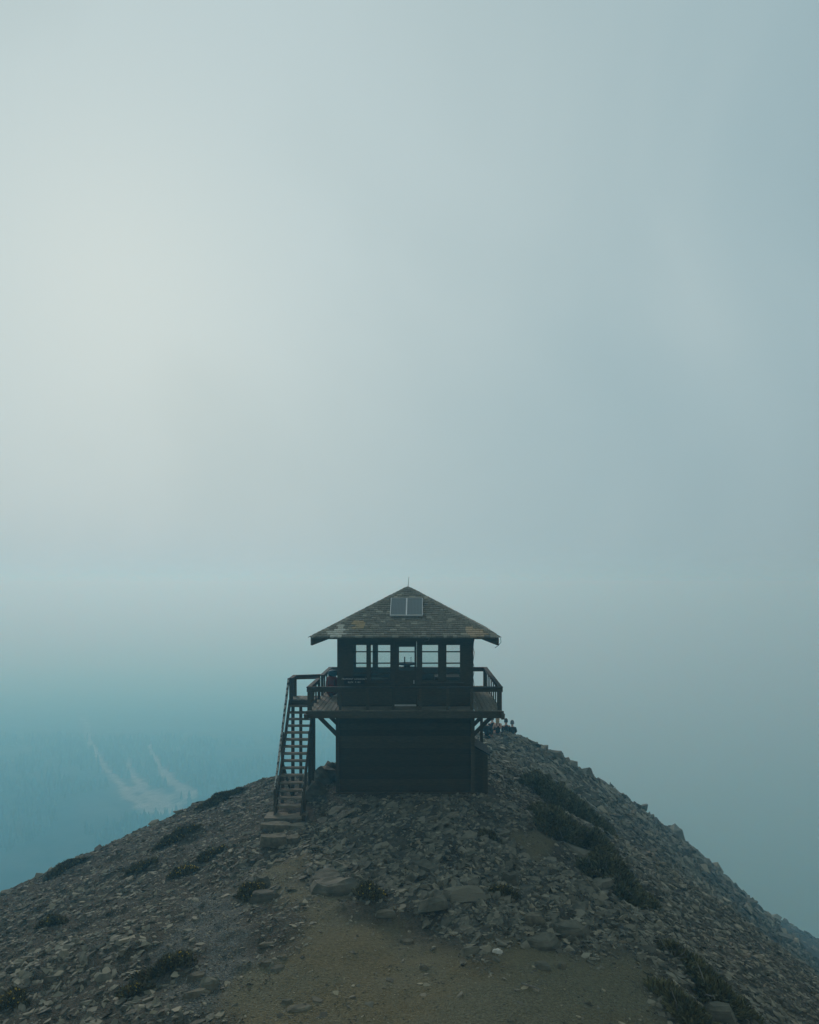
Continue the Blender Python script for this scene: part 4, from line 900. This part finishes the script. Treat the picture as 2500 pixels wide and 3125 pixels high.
cushion(640, 2618, .36, .18, .14, 26, 'dark cushion on scree left of the stone steps', 8, .3)
cushion(430, 2650, .42, .2, .13, 46, 'cushion patch lower down the left slope edge', 9, .4)
cushion(510, 2570, .36, .18, .14, 36, 'cushion patch higher up the left slope edge', 10, .4)
cushion(160, 2820, .36, .22, .14, 18, 'dark cushion low on the far left scree', 11, .2)
cushion(560, 2540, .4, .2, .12, 24, 'small cushion just under the left skyline', 12, .2)
cushion(1490, 2560, .28, .18, .12, 0, 'small dark cushion among slabs before the cabin corner', 14, .2)
for px, py, rx, lb, sd in ((690, 2432, .6, 'dark mat of turf on the left skyline near the stairs', 20), (640, 2455, .4, 'smaller turf mat lower on the left skyline', 21), (190, 2655, .55, 'turf mat with yellow flowers on the far left skyline', 22)):
    cushion(px, py, rx, .3, .14, 30, lb, sd, .35, 'plant', None, 1.4)

def shrub(px, py, rx, ry, hz, yaw, label, seed, ntw=8):
    c = on(px, py); e_ = empty('krummholz_shrub', c, label, 'shrub', 'low wind pruned shrubs on the right slope'); sh = mound(c, rx, ry, hz, yaw)
    V2, F2 = tufts(int(4200 * rx * ry) + 900, sh, .14, seed, .2, .25); link_mesh('crown', mesh_np('crown', V2, F2), M['foliage'], e_)
    r = random.Random(seed)
    for k in range(ntw):
        a = r.uniform(math.pi, 2 * math.pi); q = r.uniform(.35, 1.0); x_, y_ = c.x + rx * q * math.cos(a), c.y + ry * q * math.sin(a); p0 = Vector((x_, y_, gh(x_, y_) + .02)); pl = [p0]; d = Vector((r.uniform(-1, .2), r.uniform(-.8, .3), r.uniform(.5, 1.1))).normalized()
        for j in range(4): d = (d + Vector((r.uniform(-.5, .5), r.uniform(-.5, .5), r.uniform(-.5, .3)))).normalized(); pl.append(pl[-1] + d * .16)
        MB().tube(pl, [.016, .014, .011, .008, .004], 5).build('branch', M['twig'], e_)
shrub(1690, 2445, 1.0, 1.5, .62, -.2, 'highest dark shrub on the right slope beside the scree', 1, 4)
shrub(1775, 2500, .9, 1.2, .5, -.3, 'dark shrub on the skyline side below the highest shrub', 2, 10)
shrub(1715, 2545, .95, 1.2, .5, -.2, 'shrub with bare grey branches above the brown patch', 3, 22)
shrub(1815, 2590, .85, 1.1, .5, -.4, 'dense middle shrub of the right slope thicket', 4, 16)
shrub(1865, 2675, .75, .95, .5, -.5, 'dense shrub right of the lichen stained slab', 5, 10)
shrub(1925, 2750, .55, .7, .34, -.6, 'lowest shrub of the thicket trailing into the scree', 6, 3)
shrub(2110, 2960, .75, .32, .17, -.9, 'dark low shrub at the right edge of the dirt path', 7, 8)
shrub(2080, 3075, .30, .62, .14, .55, 'narrow dark mat beside the dirt at the bottom right', 8, 2)
shrub(2200, 3050, .55, .42, .18, -.6, 'dark shrub behind a pale rock at the bottom right', 9, 3)
pslab(2195, 3105, (.62, .34, .22), -.5, M['slab'], 'pale jagged rock before the bottom right shrub', 50, 'boulder', 'boulder', .4)

# ------------------------------------------------------------------ people sitting on the crest
def skin_mesh(name, chains, mtl, parent=None, lv=2):
    verts, edges, rad = [], [], []
    for ch in chains:
        prev = None
        for (p_, r_) in ch:
            if isinstance(p_, int): prev = p_; continue
            verts.append(p_); rad.append(r_); i = len(verts) - 1
            if prev is not None: edges.append((prev, i))
            prev = i
    me_ = bpy.data.meshes.new(name); me_.from_pydata(verts, edges, []); o_ = bpy.data.objects.new(name, me_); COL.objects.link(o_)
    sm = o_.modifiers.new('skin', 'SKIN'); sm.use_smooth_shade = True
    for i, sv in enumerate(me_.skin_vertices[0].data): sv.radius = (rad[i][0], rad[i][1]) if isinstance(rad[i], tuple) else (rad[i], rad[i]); sv.use_root = (i == 0)
    sb = o_.modifiers.new('sub', 'SUBSURF'); sb.levels = lv; sb.render_levels = lv
    bpy.context.view_layer.update(); m2 = bpy.data.meshes.new_from_object(o_.evaluated_get(bpy.context.evaluated_depsgraph_get())); bpy.data.objects.remove(o_)
    m2.name = name; m2.materials.clear(); m2.materials.append(mtl); o2 = bpy.data.objects.new(name, m2); COL.objects.link(o2)
    if parent: o2.parent = parent
    return o2
def person(loc, yaw, label, top_, legs_, hat=None, hair=None, bare=False, lean=0., head=(0, 0)):
    def J(x, y, z): return (x + lean * z * .25, y, z)
    # seated, looking along +Y, knees drawn up; root at the pelvis
    body = [[(J(0, 0, .10), .15), (J(0, -.03, .26), .125), (J(0, -.03, .42), .14), (J(0, 0, .55), (.13, .10)), (J(0, .02, .63), .05), (J(head[0], .05 + head[1], .70), .075), (J(head[0], .06 + head[1], .80), .085), (J(head[0], .05 + head[1], .87), .05)]]
    for s in (-1, 1):
        body.append([(3, 0), (J(s * .17, 0, .54), .06), (J(s * .22, .06, .34), .045), (J(s * .18, .26, .26), .036), (J(s * .12, .34, .27), .03), (J(s * .10, .40, .27), .022)])
        body.append([(0, 0), (J(s * .10, .08, .10), .10), (J(s * .13, .42, .34), .065), (J(s * .13, .50, .02), .045), (J(s * .13, .60, -.02), .04)])
    o_ = skin_mesh('person', body, M['skin']); o_.location = loc; o_.rotation_euler = (0, 0, yaw); tag(o_, label, 'person')
    torso = [[(J(0, 0, .09), .165), (J(0, -.03, .26), .14), (J(0, -.03, .42), .155 if not bare else .148), (J(0, 0, .47 if bare else .56), .11 if bare else (.14, .11))]]
    if not bare:
        torso[0].append((J(0, .01, .61), .07))
        for s in (-1, 1): torso.append([(3, 0), (J(s * .175, 0, .54), .075), (J(s * .225, .06, .34), .062), (J(s * .18, .26, .26), .052)])
    skin_mesh('top' if bare else 'jacket', torso, M[top_], o_)
    if bare:
        for s in (-1, 1): q = MB().tube([J(s * .07, -.12, .46), J(s * .075, -.1, .56), J(s * .08, -.01, .605), J(s * .08, .08, .56)], .018, 6).build('strap', M[top_]); q.parent = o_
    tr2 = [[(J(0, 0, .06), .15), (J(0, .04, .10), .12)]]
    for s in (-1, 1): tr2.append([(1, 0), (J(s * .10, .10, .11), .11), (J(s * .13, .42, .345), .075), (J(s * .13, .50, .05), .058)])
    skin_mesh('trousers', tr2, M[legs_], o_)
    hx, hy = head; hx += lean * .2
    if hat:
        q = MB().lathe((hx, .05 + hy, .79), [(.098, -.02), (.108, .02), (.106, .09), (.088, .15), (.055, .19), (.02, .205)], 14).build('beanie', M[hat], None, True); q.parent = o_
        q = MB().lathe((hx, .05 + hy, .785), [(.106, -.02), (.113, -.01), (.113, .03), (.106, .035)], 14).build('hat_cuff', M[hat], None, True); q.parent = o_
    if hair:
        q = blob((hx, .03 + hy, .80), (.105, .115, .115), seed=9, pw=1.0, jit=.03); q.build('hair', M[hair], None, True).parent = o_
        if hair == 'hair': blob((hx - .02, -.05 + hy, .70), (.10, .06, .13), seed=10, pw=1, jit=.05).build('long_hair', M[hair], None, True).parent = o_
    return o_
def seat(px, py, d):
    p_ = P(px, py, d); g_ = gh(p_.x, p_.y); return Vector((p_.x, p_.y, g_))
person(seat(1519, 2250, 43.4), .15, 'blond person in black tank top sitting on the crest, back turned', 'black_cloth', 'black_cloth', None, 'hair', True)
person(seat(1489, 2250, 41.8), -.3, 'person in dark jacket leaning, half hidden behind the deck post', 'navy_cloth', 'black_cloth', None, 'hair_dark', False, -.5)
person(seat(1503, 2252, 45.2), .2, 'person in dark hooded top sitting low beside the blond person', 'black_cloth', 'black_cloth', 'dark_knit', None)
person(seat(1545, 2252, 46.4), .1, 'person in dark jacket and dark knit hat sitting on the crest', 'black_cloth', 'navy_cloth', 'dark_knit', None)
person(seat(1564, 2252, 46.6), -.1, 'person with pale grey knit hat, rightmost on the crest', 'navy_cloth', 'black_cloth', 'grey_knit', None, False, -.05)

# ------------------------------------------------------------------ haze
hm = bpy.data.materials.new('haze_volume'); hm.use_nodes = True; t = hm.node_tree; t.nodes.clear()
pv = t.nodes.new('ShaderNodeVolumePrincipled'); pv.inputs['Color'].default_value = (*HAZE_COLOR, 1); pv.inputs['Density'].default_value = HAZE_DENSITY; pv.inputs['Absorption Color'].default_value = (.90, .86, 1, 1); pv.inputs['Anisotropy'].default_value = HAZE_G
t.links.new(pv.outputs[0], t.nodes.new('ShaderNodeOutputMaterial').inputs['Volume'])
hz = MB().span(-6900, 6900, -6900, 7400, -680, 18).build('haze', hm); tag(hz, 'pale blue haze filling the air around the ridge', 'haze', None, 'stuff')


GROUPS = {'boulder': 'boulders and bedrock blocks on the ridge', 'stone': 'loose stones along the path', 'step': 'stone steps below the stairs', 'stick': 'dead sticks on the ground', 'person': 'people sitting on the crest', 'wire': 'guy wires before the cabin', 'cable': 'cables on the cabin'}
for o in scene.objects:
    if o.parent is None and 'group' not in o and o.get('category') in GROUPS: o['group'] = GROUPS[o['category']]
